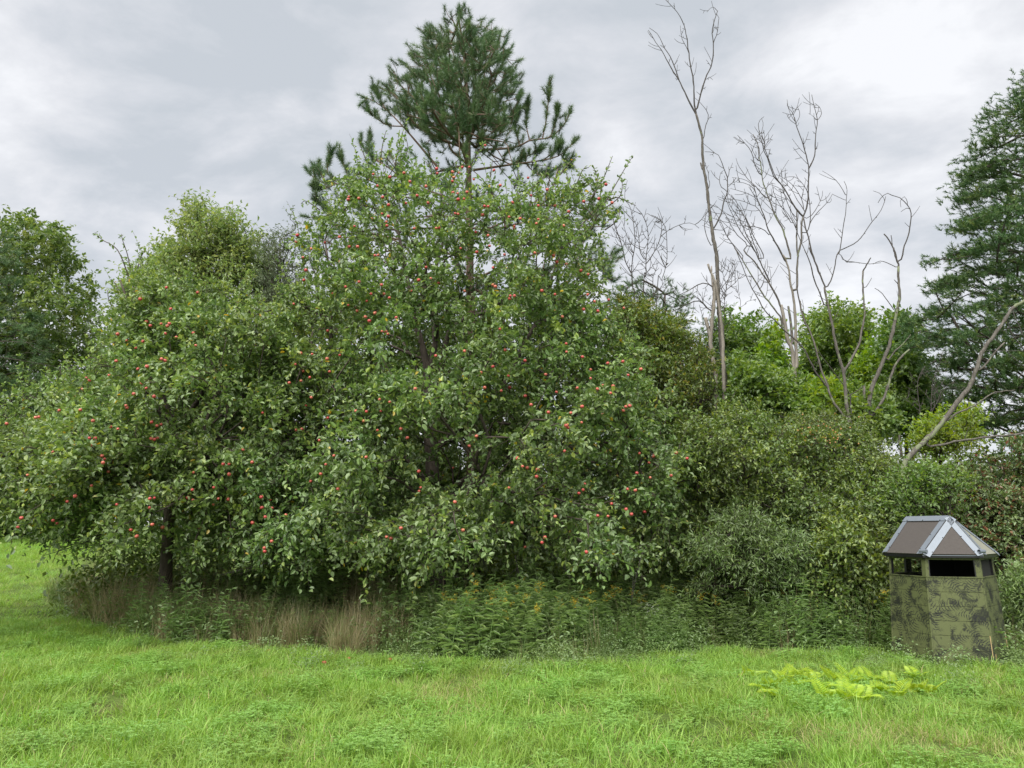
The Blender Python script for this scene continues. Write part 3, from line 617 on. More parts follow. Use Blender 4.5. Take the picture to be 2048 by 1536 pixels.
# ------------------------------------------------------------------ the hunting blind
def build_blind():
    bc = ground(1993, 1334)                       # foot of the front right corner
    az = math.atan((1908 - 1024) / F / (CP))
    tw = np.array([-math.sin(az), -math.cos(az), 0]); rt = np.array([math.cos(az), -math.sin(az), 0])
    a0 = math.radians(-14); Rt_, Rb, Rr = 0.625, 0.69, 0.685
    ang = [a0 + math.radians(60) * (k - 1) for k in range(6)]
    def hx(k, R): return R * (math.cos(ang[k % 6]) * tw + math.sin(ang[k % 6]) * rt)
    Cn = bc - hx(2, Rb); Cn[2] = bc[2]
    Yf = bc[1]
    H = lambda py: float(at(1915, py, Yf)[2]) - Cn[2]
    hE = H(1110); hA = H(1033); hS = H(1157); hO = H(1121); hT = hE - 0.01
    root = empty('hunting_blind', tuple(Cn), 'six-sided olive camouflage hunting blind with grey metal-trimmed roof', 'blind')
    tilt = 0.0
    def P(k, z):                                  # corner of the wall at height z
        R = Rb + (Rt_ - Rb) * min(z / hT, 1); q = hx(k, R); return np.array([q[0], q[1], z])
    m, t, o = new_mat('camouflage_paint'); tcn = N(t, 'ShaderNodeTexCoord')
    na = noise_node(t, tcn.outputs['Object'], 5.5, 3, 0.55, 0.8); nb2 = noise_node(t, tcn.outputs['Object'], 30, 6, 0.7); nc = noise_node(t, tcn.outputs['Object'], 1.4, 3)
    vo = N(t, 'ShaderNodeTexVoronoi'); vo.inputs['Scale'].default_value = 3.1; vo.inputs['Randomness'].default_value = 1.0
    nd = noise_node(t, tcn.outputs['Object'], 9, 2, 0.5); va = N(t, 'ShaderNodeVectorMath', operation='SCALE'); va.inputs['Scale'].default_value = 0.22; t.links.new(nd.outputs['Color'], va.inputs[0])
    vb = N(t, 'ShaderNodeVectorMath', operation='ADD'); t.links.new(tcn.outputs['Object'], vb.inputs[0]); t.links.new(va.outputs[0], vb.inputs[1]); t.links.new(vb.outputs[0], vo.inputs['Vector'])
    rings = M(t, 'ADD', 0.5, M(t, 'MULTIPLY', M(t, 'SINE', M(t, 'MULTIPLY', vo.outputs['Distance'], 62)), 0.5))
    blot = M(t, 'MULTIPLY', M(t, 'SUBTRACT', na.outputs[0], 0.42), 6, clamp=True)
    fine = M(t, 'MULTIPLY', M(t, 'SUBTRACT', na.outputs[0], 0.52), 7, clamp=True)
    strp = M(t, 'MULTIPLY', M(t, 'SUBTRACT', rings, 0.35), 3, clamp=True)
    sx_ = N(t, 'ShaderNodeSeparateXYZ'); t.links.new(tcn.outputs['Object'], sx_.inputs[0])
    msk = M(t, 'MAXIMUM', M(t, 'MULTIPLY', M(t, 'MULTIPLY', blot, strp), 0.85), M(t, 'MULTIPLY', fine, 0.8))
    base = mixc(t, nc.outputs[0], (0.12, 0.135, 0.055), (0.075, 0.09, 0.036)); base = mixc(t, M(t, 'MULTIPLY', nb2.outputs[0], 0.3), base, (0.08, 0.09, 0.04))
    c = mixc(t, msk, base, (0.007, 0.008, 0.010))
    p = N(t, 'ShaderNodeBsdfPrincipled'); t.links.new(c, p.inputs['Base Color']); p.inputs['Roughness'].default_value = 0.65; p.inputs['Specular IOR Level'].default_value = 0.3
    bp = N(t, 'ShaderNodeBump'); bp.inputs['Distance'].default_value = 0.003; t.links.new(nb2.outputs[0], bp.inputs['Height']); t.links.new(bp.outputs[0], p.inputs['Normal'])
    t.links.new(p.outputs[0], o.inputs[0]); camo = m
    def plain(name, col, rough, metal=0.0, var=0.25, sc=12):
        m, t, o = new_mat(name); tcn = N(t, 'ShaderNodeTexCoord'); n = noise_node(t, tcn.outputs['Object'], sc, 6, 0.65)
        c = mixc(t, n.outputs[0], tuple(x * (1 - var) for x in col), tuple(min(1, x * (1 + var)) for x in col))
        p = N(t, 'ShaderNodeBsdfPrincipled'); t.links.new(c, p.inputs['Base Color']); p.inputs['Roughness'].default_value = rough; p.inputs['Metallic'].default_value = metal
        t.links.new(p.outputs[0], o.inputs[0]); return m
    metal = plain('galvanised_flashing', (0.17, 0.195, 0.23), 0.45, 0.25, 0.12); shing = plain('roof_felt', (0.062, 0.054, 0.050), 0.9, 0, 0.3, 40)
    poly_ = plain('translucent_roof_sheet', (0.22, 0.22, 0.17), 0.5, 0, 0.15); black = plain('black_trim', (0.012, 0.012, 0.014), 0.35, 0, 0.3)
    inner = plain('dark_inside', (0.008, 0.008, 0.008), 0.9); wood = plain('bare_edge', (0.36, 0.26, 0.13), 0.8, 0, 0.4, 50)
    def slab(g, k, u0, u1, z0, z1, d0=0.0, d1=0.018, mi=0):
        A0, A1 = P(k, z0), P(k + 1, z0); B0, B1 = P(k, z1), P(k + 1, z1)
        nrm_ = np.cross(A1 - A0, B0 - A0); nrm_ /= np.linalg.norm(nrm_); cen = (A0 + A1) / 2
        if nrm_[0] * cen[0] + nrm_[1] * cen[1] < 0: nrm_ = -nrm_
        L = lambda a, b, u: a * (1 - u) + b * u
        V = []
        for d in (-d0, -d1): V += [L(A0, A1, u0) + nrm_ * d, L(A0, A1, u1) + nrm_ * d, L(B0, B1, u1) + nrm_ * d, L(B0, B1, u0) + nrm_ * d]
        f = [[0, 1, 2, 3], [7, 6, 5, 4], [0, 4, 5, 1], [1, 5, 6, 2], [2, 6, 7, 3], [3, 7, 4, 0]]
        g.add(V, f, 0.5, mi)
    def bl(name, g, mats, label=None, parent=None):
        me = g.mesh(name, mats); o = bpy.data.objects.new(name, me); COL.objects.link(o); o.parent = parent or root
        if label: o['label'] = label
        return o
    nb = 6; step = hS / nb
    for k in range(6):
        for i in range(nb):
            g = Geo(); slab(g, k, 0.0, 1.0, i * step + 0.002 - (0.06 if i == 0 else 0), (i + 1) * step - 0.002); bl('board', g, camo)
        g = Geo(); slab(g, k, 0.0, 1.0, 0, hS - 0.02, 0.0185, 0.028); bl('wall_lining', g, inner)
        u0, u1 = (0.06, 0.90) if k != 1 else (0.06, 0.90)
        for a, b in ((0.0, u0), (u1, 1.0)):
            g = Geo(); slab(g, k, a, b, hS + 0.016, hO); bl('window_post', g, camo)
        g = Geo(); slab(g, k, 0.0, 1.0, hO + 0.002, hT); bl('header_board', g, camo)
        g = Geo(); slab(g, k, 0.0, 1.0, hS + 0.001, hS + 0.014, -0.010, 0.03); bl('window_sill', g, camo)
        g = Geo(); slab(g, k, u0, u0 + 0.018, hS + 0.015, hO - 0.001, 0.004, 0.03); slab(g, k, u1 - 0.018, u1, hS + 0.015, hO - 0.001, 0.004, 0.03); bl('window_frame', g, black)
        # corner batten
        a, b = P(k, -0.05), P(k, hS); g = Geo(); tubes(g, np.array([[a * np.array([0.985, 0.985, 1]), b * np.array([0.985, 0.985, 1])]]), np.array([[0.016, 0.014]]), 6); bl('corner_post', g, camo)
    pm, pt, po = new_mat('sprayed_fern_print'); pp = N(pt, 'ShaderNodeBsdfPrincipled'); pp.inputs['Base Color'].default_value = (0.007, 0.008, 0.011, 1); pp.inputs['Roughness'].default_value = 0.7; pt.links.new(pp.outputs[0], po.inputs[0])
    def pt3(k, u, z_, off=-0.0012):
        A0, A1 = P(k, z_), P(k + 1, z_); q = A0 * (1 - u) + A1 * u; n_ = (A0 + A1) / 2; n_[2] = 0; n_ /= np.linalg.norm(n_); return q - n_ * off
    def fern_print(k, u, z_, ang_, L_):
        g = Geo(); W_ = np.linalg.norm(P(k + 1, z_) - P(k, z_)); nr = 9
        for i in range(nr):
            f = i / (nr - 1); cx, cy = L_ * (f - 0.5), 0.03 * math.sin(f * 3.1)
            for sg in (-1, 1):
                if rng.random() < 0.12: continue
                ln = L_ * 0.30 * math.sin(0.5 + f * 2.2) * rng.uniform(0.75, 1.15); pts = [(cx + ln * 0.35 * a_ ** 1.6, cy + sg * ln * a_) for a_ in (0.08, 0.5, 1.0)]
                V = []
                for (x_, y_), w_ in zip(pts, (0.009, 0.008, 0.002)):
                    for o_ in (-w_ / 2, w_ / 2):
                        X_ = (x_ + o_) * math.cos(ang_) - y_ * math.sin(ang_); Z_ = (x_ + o_) * math.sin(ang_) + y_ * math.cos(ang_); V.append(pt3(k, min(max(u + X_ / W_, 0.0), 1.0), min(max(z_ + Z_, 0.01), hS - 0.01)))
                g.add(V, [[0, 1, 3, 2], [2, 3, 5, 4]])
        if g.n: bl('fern_print', g, pm, parent=None)
    for k, lst in ((1, [(0.14, .86, 1.2), (0.45, .90, -0.9), (0.82, .90, 1.1), (0.10, .66, 2.2), (0.38, .66, 0.2), (0.12, .50, 1.3), (0.66, .55, -0.3), (0.86, .50, -0.7), (0.72, .32, -1.0), (0.45, .26, 0.6), (0.85, .22, -0.6)]), (0, [(0.25, .92, 0.1), (0.72, .88, -1.0), (0.52, .74, 1.4), (0.22, .66, 1.8), (0.48, .56, -1.2), (0.82, .48, -0.8), (0.62, .40, 1.0), (0.25, .38, 1.5), (0.80, .28, 0.2)]), (2, [(0.4, .8, 1.5), (0.6, .5, 1.4), (0.4, .25, 1.6)])):
        for u, z_, an_ in lst: fern_print(k, u, z_ * hS / 1.0, an_, rng.uniform(0.20, 0.28))
    # chipped bare wood at the foot of the front right corner
    for k, u0, u1, z0, z1 in ((1, 0.965, 1.0, 0.10, 0.36), (2, 0.0, 0.10, 0.0, 0.14), (2, 0.93, 1.0, 0.16, 0.34), (1, 0.0, 0.02, 0.55, 0.70)):
        g = Geo(); slab(g, k, u0, u1, z0, z1, -0.002, 0.001); bl('worn_edge', g, wood)
    # dark floor, bench and a curtain that blocks part of the view through
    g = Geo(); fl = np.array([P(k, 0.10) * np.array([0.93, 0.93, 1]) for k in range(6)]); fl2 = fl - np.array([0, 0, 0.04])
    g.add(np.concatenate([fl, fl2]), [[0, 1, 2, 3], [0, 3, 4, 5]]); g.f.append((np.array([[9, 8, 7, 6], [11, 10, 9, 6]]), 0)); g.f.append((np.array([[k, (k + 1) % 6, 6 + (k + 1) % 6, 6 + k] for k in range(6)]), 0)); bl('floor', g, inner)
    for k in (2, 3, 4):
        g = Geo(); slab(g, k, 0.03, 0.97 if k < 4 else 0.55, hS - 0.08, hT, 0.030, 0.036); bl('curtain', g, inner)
    # roof
    Aq = rt * 0.165 + tw * 0.22 + np.array([0, 0, hA]); Bq = rt * -0.36 + tw * -0.26 + np.array([0, 0, hA - 0.0])
    E = [hx(k, Rr) + np.array([0, 0, hE]) for k in range(6)]
    faces = [([E[0], E[1], Aq, Bq], shing), ([E[1], E[2], Aq], shing), ([E[2], E[3], Aq], poly_), ([E[3], E[4], Bq, Aq], shing), ([E[4], E[5], Bq], shing), ([E[5], E[0], Bq], shing)]
    def plate(g, V, th, lift=0.0, cen=np.array([0, 0, 1.2])):
        V = np.array(V, float); n_ = np.cross(V[1] - V[0], V[2] - V[0]); n_ /= np.linalg.norm(n_)
        if n_ @ (V.mean(0) - cen) < 0: n_ = -n_
        T_ = V + n_ * (lift + th); B_ = V + n_ * lift; k = len(V)
        g.add(np.concatenate([T_, B_]), [list(range(k)), ]); nb0 = g.n - 2 * k
        g.f.append((np.array([[nb0 + 2 * k - 1 - i for i in range(k)]]), 0))
        g.f.append((np.array([[nb0 + i, nb0 + (i + 1) % k, nb0 + k + (i + 1) % k, nb0 + k + i] for i in range(k)]), 0)); return n_
    cen = np.array([0, 0, hE])
    for V, mt in faces:
        g = Geo(); plate(g, V, 0.012, 0, cen); bl('roof_panel', g, mt, 'pale translucent roof panel' if mt is poly_ else None)
    def flash(a, b, fa, fb, w, lift=0.016, name='ridge_flashing'):
        g = Geo()
        for V in (fa, fb):
            V = np.array(V); c_ = V.mean(0); e = (b - a) / np.linalg.norm(b - a); n_ = np.cross(V[1] - V[0], V[2] - V[0]); n_ /= np.linalg.norm(n_)
            s = np.cross(n_, e); s *= np.sign(s @ (c_ - a)) ; plate(g, [a, b, b + s * w, a + s * w], 0.004, lift, cen)
        o = bl(name, g, metal)
        for u in (0.12, 0.5, 0.9):
            for V in (fa, fb):
                V = np.array(V); c_ = V.mean(0); e = (b - a) / np.linalg.norm(b - a); n_ = np.cross(V[1] - V[0], V[2] - V[0]); n_ /= np.linalg.norm(n_); n_ *= np.sign(n_ @ (c_ - cen))
                s = np.cross(n_, e); s *= np.sign(s @ (c_ - a)); q = a * (1 - u) + b * u + s * w * 0.9 + n_ * (lift + 0.004); g2 = Geo(); tubes(g2, np.array([[q, q + n_ * 0.006]]), np.array([[0.008, 0.006]]), 6); bl('screw', g2, black, parent=o)
    F_ = [f[0] for f in faces]
    flash(E[1], Aq, F_[0], F_[1], 0.085); flash(E[2], Aq, F_[1], F_[2], 0.075); flash(E[3], Aq, F_[2], F_[3], 0.07)
    flash(E[0], Bq, F_[5], F_[0], 0.07); flash(E[4], Bq, F_[3], F_[4], 0.07); flash(E[5], Bq, F_[4], F_[5], 0.07)
    flash(Bq, Aq, F_[0], F_[3], 0.10, 0.022, 'ridge_cap')
    for k in range(6):
        a, b = E[k], E[(k + 1) % 6]; g = Geo(); ain, bin_ = a * np.array([0.93, 0.93, 1]), b * np.array([0.93, 0.93, 1]); dz = np.array([0, 0, 0.035])
        lo = np.array([0, 0, -0.004]); V = [a + lo, b + lo, bin_ + lo, ain + lo, a + lo - dz, b + lo - dz, bin_ + lo - dz, ain + lo - dz]
        g.add(V, [[0, 1, 2, 3], [7, 6, 5, 4], [0, 4, 5, 1], [1, 5, 6, 2], [2, 6, 7, 3], [3, 7, 4, 0]]); bl('eave_trim', g, black)
        if k == 1:
            g = Geo(); V = np.array([a, b, b, a]) * np.array([1.012, 1.012, 1]) + np.array([[0, 0, -.006], [0, 0, -.006], [0, 0, -.014], [0, 0, -.014]]); V2 = V * np.array([0.99, 0.99, 1]); g.add(np.concatenate([V, V2]), [[0, 1, 2, 3], [7, 6, 5, 4], [0, 4, 5, 1], [1, 5, 6, 2], [2, 6, 7, 3], [3, 7, 4, 0]]); bl('drip_edge', g, metal)
    for k in (1, 2):                              # turned-up ends of the flashing
        g = Geo(); a = E[k]; d = nrm((Aq - a)[None])[0]; s = np.cross(d, [0, 0, 1]); s /= np.linalg.norm(s)
        th = np.linspace(0, 2 * math.pi, 9)[:-1]; q0 = a + np.array([0, 0, 0.03]) + d * 0.02
        tubes(g, np.array([[q0 - s * 0.05, q0 + s * 0.05]]), np.array([[0.024, 0.024]]), 8); bl('flashing_lip', g, metal)
build_blind()

# ------------------------------------------------------------------ red pine behind the apple trees
def z(ox, oy, s, pts): return [(ox + a / s, oy + b / s) for a, b in pts]
def red_pine():
    Y = 17.5
    tp = [(948, 1180), (944, 800), (940, 560), (938, 400), (936, 260), (934, 190), (928, 110), (918, 40)]
    C, R = trunk_path(tp, Y, 0.19, 0.02, 22)
    base = C[0]; root = empty('red_pine', (base[0], base[1], float(gz(base[0], base[1]))), 'tall dark red pine with long needle tufts rising behind the apple tree', 'pine tree')
    spire = z(560, 0, 2.844, [(1000, 50), (1060, 60), (1090, 130), (1135, 120), (1150, 185), (1190, 170), (1225, 165), (1245, 195), (1285, 190), (1290, 320), (1310, 375), (1360, 380), (1345, 450), (1365, 540), (1340, 640), (1300, 740), (1230, 800), (1150, 830), (1000, 820), (900, 800), (780, 720), (650, 650), (600, 520), (645, 500), (630, 400), (660, 400), (690, 460), (725, 420), (690, 350), (740, 345), (735, 290), (775, 280), (800, 340), (825, 300), (810, 200), (850, 165), (930, 190), (940, 140), (970, 110)])
    lowp = [(640, 400), (760, 300), (870, 245), (1010, 245), (1120, 330), (1200, 400), (1235, 470), (1235, 560), (1100, 640), (700, 620), (610, 520)]
    P1 = crown_pts(spire, Y, 2.2, 580, front=0.6, cthr=0.3, shell=0.8, dmax=95); P2 = crown_pts(lowp, Y, 3.2, 260, front=0.5, cthr=0.35, shell=0.9, dmax=150)
    sk = grow([(C, R)], np.concatenate([P1, P2]), wpath=0.25, seg=0.7, r0=0.009, pw=0.42, up=-0.12)
    g = Geo(); tubes(g, C[None], R[None], 9, rough=0.05); obj('trunk', g, MAT['pine_bark'], root, smooth=True)
    gb = skeleton_geo(sk, 4, 5); tp_, td = [], []
    pos = sk['A'][sk['term']]; cx = np.interp(pos[:, 2], C[:, 2], C[:, 0]); outw = pos - np.stack([cx, np.full(len(pos), Y), pos[:, 2]], -1)
    for rep in range(2):
        d = nrm(nrm(outw) * 0.6 + np.array([0, 0, 0.6]) + runit(len(pos)) * 0.5); off = rng.normal(size=pos.shape) * 0.13 * (rep > 0)
        e = pos + off + d * 0.16; tp_.append(e); td.append(d)
        if rep: tubes(gb, np.stack([pos - d * 0.05, pos + off * 0.6, e], 1), np.tile([0.009, 0.007, 0.005], (len(pos), 1)), 4)
    arms = [[(876, 335), (834, 285), (806, 253), (771, 218), (736, 197), (722, 208)], [(771, 218), (752, 185), (746, 178)], [(806, 253), (770, 248), (728, 216)],
            [(800, 400), (757, 383), (683, 369), (637, 362), (612, 337)], [(683, 369), (655, 345), (665, 300)], [(700, 372), (690, 335), (676, 310)], [(650, 364), (640, 345), (628, 338)], [(670, 369), (640, 380), (624, 372)],
            [(957, 300), (1028, 295), (1059, 281), (1101, 274), (1130, 246), (1142, 216)], [(1085, 277), (1094, 230), (1098, 172)], [(1059, 281), (1052, 245), (1055, 208)], [(1101, 274), (1112, 240), (1114, 215)], [(1040, 292), (1030, 255), (1033, 235)],
            [(947, 340), (1017, 330), (1087, 320), (1122, 309), (1154, 278)], [(1087, 320), (1112, 300), (1120, 288)], [(1050, 325), (1070, 345), (1098, 350)], [(1017, 330), (1060, 310), (1085, 298)], [(1122, 309), (1130, 320), (1142, 332)],
            [(944, 470), (1080, 440), (1160, 452), (1205, 452), (1238, 418)], [(1160, 452), (1185, 430), (1200, 428)], [(944, 560), (1100, 500), (1190, 520), (1240, 500)], [(1190, 520), (1210, 545), (1225, 560)], [(1140, 512), (1165, 480), (1182, 470)],
            [(942, 520), (800, 480), (690, 455), (640, 440), (606, 432)], [(690, 455), (650, 420), (628, 400)], [(800, 480), (720, 420), (700, 395)], [(938, 410), (830, 370), (770, 330), (728, 300), (722, 270)], [(770, 330), (740, 310), (740, 268)]]
    for a in arms:
        q = np.array(a, float); yo = 0.0
        d0 = Y + (0.35 if len(a) > 3 else 0.2) * rng.normal(); pts = np.array([at(x, y, Y + (d0 - Y) * i / (len(a) - 1)) for i, (x, y) in enumerate(a)])
        CC = smooth_path(pts, 14); tubes(gb, CC[None], np.linspace(0.034 if len(a) > 3 else 0.018, 0.008, 14)[None], 5)
        s0 = 5 if len(a) > 3 else 3
        for i in range(s0, 14):
            tg = nrm((CC[min(i + 1, 13)] - CC[i - 1])[None])[0]
            for _ in range(2 if i > 8 else 1):
                if i == 13: d = tg; e = CC[i] + d * 0.05
                else:
                    d = nrm((tg * 0.5 + np.array([0, 0, 0.75]) + rng.normal(size=3) * 0.35)[None])[0]; e = CC[i] + d * rng.uniform(0.08, 0.34)
                    tubes(gb, np.array([[CC[i], (CC[i] + e) / 2 + rng.normal(size=3) * 0.01, e]]), np.array([[0.008, 0.006, 0.005]]), 4)
                tp_.append(e[None]); td.append(d[None])
    tp_ = np.concatenate(tp_); td = np.concatenate(td)
    obj('branches', gb, MAT['pine_bark'], root, smooth=True, kind='stuff')
    gn = Geo(); needles(gn, tp_, td, 120, 0.15, 0.24, wid=0.0075, spread=0.85, tsp=0.22); obj('needles', gn, MAT['needle'], root, kind='stuff')
red_pine()

def conifer(name, label, cat, poly, Y, T, n, trunk, mat, L=0.09, shoot=0.2, per=2, nn=34, wid=0.008, up=0.25, group=None, bark='dark_bark', cthr=0.42, clump=0.8, flat=True, extra=(), shell=0.55, dmax=None):
    tr = [trunk_path(*trunk)]; b = tr[0][0][0]; root = empty(name, (b[0], b[1], float(gz(b[0], b[1]))), label, cat, group)
    P = crown_pts(poly, Y, T, n, clump=clump, cthr=cthr, shell=shell, dmax=dmax)
    if flat:                                       # gather into layered boughs
        lay = 0.75; ph = np.array([mnoise.noise(Vector((p[0] * 0.35, p[1] * 0.35, 1))) for p in P]) * 0.9
        zt = np.round((P[:, 2] + ph) / lay) * lay - ph; P[:, 2] += (zt - P[:, 2]) * 0.8
    sk = grow(tr, P, wpath=0.25, seg=0.9, r0=0.008, pw=0.42, up=-0.1)
    g = Geo(); tubes(g, tr[0][0][None], tr[0][1][None], 9, rough=0.05); obj('trunk', g, MAT[bark], root, smooth=True)
    gb = skeleton_geo(sk, 4, 4)
    for e in extra:
        q = np.array([at(x, y, e[0]) for x, y in e[1]]); CC = smooth_path(q, 10); tubes(gb, CC[None], np.linspace(e[2], e[2] * 0.35, 10)[None], 5)
    obj('branches', gb, MAT[bark], root, smooth=True, kind='stuff')
    pos = sk['A'][sk['term']]; ce = tr[0][0]; cx = np.interp(pos[:, 2], ce[:, 2], ce[:, 0]); ow = nrm(pos - np.stack([cx, np.full(len(pos), ce[-1, 1]), pos[:, 2] - 0.2], -1))
    gn = Geo()
    for rep in range(per):
        d = nrm(ow * 0.7 + np.array([0, 0, up]) + runit(len(pos)) * 0.55)
        needles(gn, pos + rng.normal(size=pos.shape) * np.array([0.2, 0.2, 0.07]) * (rep > 0) + d * shoot * 0.5, d, nn, L, shoot, wid=wid, spread=0.7)
    obj('needles', gn, MAT[mat], root, kind='stuff'); return root
# white pine on the right edge
wp = [(2300, 60), (2090, 120), (2048, 160), (2022, 190), (2035, 232), (1970, 222), (1990, 262), (1955, 268), (1972, 318), (1918, 322), (1932, 352), (1882, 386), (1930, 402), (1942, 442), (1905, 462), (1925, 490), (1872, 508), (1838, 520), (1872, 560), (1843, 575), (1850, 610), (1800, 640), (1790, 680), (1850, 700), (1850, 760), (1905, 850), (1960, 880), (2300, 900)]
conifer('white_pine', 'big dark white pine filling the right edge behind the blind', 'pine tree', wp, 20.0, 4.2, 3000, ([(2165, 1150), (2160, 700), (2150, 300), (2140, 60)], 20.0, 0.28, 0.04, 16), 'wneedle', per=5, nn=27, L=0.12, cthr=0.42, wid=0.017, dmax=230)
conifer('small_pine', 'small dark conifer seen between the apple tree and the dead trunks', 'pine tree', [(1225, 600), (1250, 560), (1285, 555), (1300, 600), (1325, 562), (1345, 560), (1380, 590), (1378, 640), (1390, 700), (1400, 760), (1220, 760)], 26.0, 1.8, 520, ([(1320, 1060), (1325, 760), (1330, 590)], 26.0, 0.14, 0.03, 10), 'needle', per=3, nn=36, L=0.12, wid=0.010, flat=False)
conifer('hedge_pine', 'rounded pine peeking above the yellowing sapling near the tall dead trunk', 'pine tree', [(1380, 700), (1395, 640), (1430, 630), (1450, 690), (1450, 800), (1380, 800)], 27.0, 1.4, 260, ([(1420, 1060), (1420, 660)], 27.0, 0.12, 0.03, 8), 'needle', per=3, nn=36, L=0.12, wid=0.010, flat=False)

# ------------------------------------------------------------------ far trees
FX = dict(twigs=False, leaf=(0.16, 0.6), ntw=3, tlen=0.55, nlf=9, simple=True, tw=0.004)
leafy('broadleaf_tree', 'big rounded broadleaf tree behind the meadow at the left edge', 'tree', [[(-260, 500), (-120, 440), (0, 424), (45, 415), (85, 430), (130, 452), (150, 490), (172, 540), (185, 562), (208, 600), (205, 650), (222, 700), (225, 800), (200, 900), (100, 1040), (-260, 1050)]], 48.0, 6.5, 3000, 'far_leaf',
      [([(40, 1060), (40, 800), (60, 560)], 48.0, 0.42, 0.1, 10)], tint=0.5, cthr=0.2, clump=0.5, **dict(FX, leaf=(0.30, 0.62), nlf=10, tlen=0.95))
conifer('meadow_pine', 'grey-green pine with bare lower limbs before the broadleaf tree at left', 'pine tree', [(-200, 480), (-60, 455), (20, 470), (45, 540), (40, 600), (90, 650), (110, 720), (95, 800), (130, 880), (60, 1010), (-200, 1030)], 42.0, 4.0, 1500, ([(-60, 1070), (-60, 700), (-50, 480)], 42.0, 0.32, 0.06, 12), 'needle', per=3, nn=34, L=0.22, wid=0.019, shoot=0.34,
        extra=[(38.5, [(-60, 700), (0, 683), (60, 686), (75, 680)], 0.03), (38.5, [(-60, 690), (0, 660), (25, 650), (55, 645)], 0.026), (38.5, [(-60, 705), (0, 714), (60, 724), (110, 733)], 0.028), (38.5, [(-60, 780), (-10, 820), (30, 835)], 0.03), (38.5, [(0, 683), (40, 678), (80, 700), (120, 705)], 0.016), (38.5, [(-40, 830), (0, 815), (30, 790)], 0.03)])
leafy('young_ash', 'slender light green tree topping the left apple tree', 'tree', [[(225, 650), (238, 570), (268, 530), (300, 495), (325, 462), (352, 474), (348, 385), (372, 402), (405, 384), (415, 402), (442, 424), (480, 412), (486, 452), (520, 470), (545, 520), (560, 640)]], 18.5, 1.6, 900, 'pale_leaf',
      [([(420, 1150), (415, 800), (405, 600), (400, 420)], 18.5, 0.11, 0.02, 14)], leaf=(0.115, 0.5), ntw=3, tlen=0.45, nlf=8, simple=True, tint=0.6, cthr=0.45, up=0.7, droop=0.1, ldroop=0.3)
leafy('grey_willow', 'sparse grey-green small-leaved tree between both apple trees', 'tree', [[(500, 640), (505, 500), (520, 465), (560, 455), (575, 425), (592, 430), (600, 480), (620, 640)]], 17.5, 1.2, 300, 'grey_leaf',
      [([(560, 1150), (562, 800), (560, 480)], 17.5, 0.08, 0.015, 12)], leaf=(0.07, 0.42), ntw=3, tlen=0.4, nlf=8, simple=True, cthr=0.4, up=0.6)
leafy('maple_tree', 'mid green maple just right of the two tall dead trunks', 'tree', [[(1370, 860), (1400, 720), (1430, 640), (1450, 612), (1470, 622), (1485, 640), (1520, 625), (1540, 645), (1532, 690), (1560, 720), (1600, 860)]], 28.0, 2.5, 800, 'maple_leaf',
      [([(1470, 1060), (1470, 800), (1465, 640)], 28.0, 0.16, 0.03, 10)], tint=0.4, group=None, **FX)
leafy('yellowing_sapling', 'yellow-green young tree low between the maple and the forked dead snag', 'tree', [[(1510, 840), (1520, 700), (1540, 655), (1560, 648), (1575, 700), (1590, 760), (1590, 860)]], 25.0, 1.2, 280, 'bright_leaf',
      [([(1550, 1060), (1550, 700)], 25.0, 0.08, 0.02, 8)], tint=0.25, **FX)
leafy('ash_tree', 'wide light green ash behind the spreading dead tree', 'tree', [[(1590, 880), (1590, 720), (1610, 640), (1640, 610), (1665, 595), (1690, 612), (1720, 598), (1750, 640), (1755, 700), (1780, 880)]], 28.0, 3.0, 1300, 'maple_leaf',
      [([(1680, 1060), (1680, 800), (1680, 630)], 28.0, 0.18, 0.03, 10)], tint=0.62, **FX)
leafy('golden_birch', 'young tree turning gold between the two pale dead limbs', 'tree', [[(1705, 860), (1712, 740), (1735, 690), (1762, 680), (1775, 720), (1780, 860)]], 24.0, 1.1, 260, 'bright_leaf',
      [([(1740, 1060), (1740, 720)], 24.0, 0.07, 0.02, 8)], tint=0.35, **FX)
leafy('cherry_tree', 'dull green broadleaf tree against the foot of the white pine', 'tree', [[(1760, 880), (1765, 700), (1775, 640), (1800, 615), (1825, 640), (1840, 700), (1870, 780), (1900, 880)]], 23.0, 1.8, 700, 'maple_leaf',
      [([(1810, 1080), (1810, 700)], 23.0, 0.1, 0.02, 8)], tint=0.35, **FX)

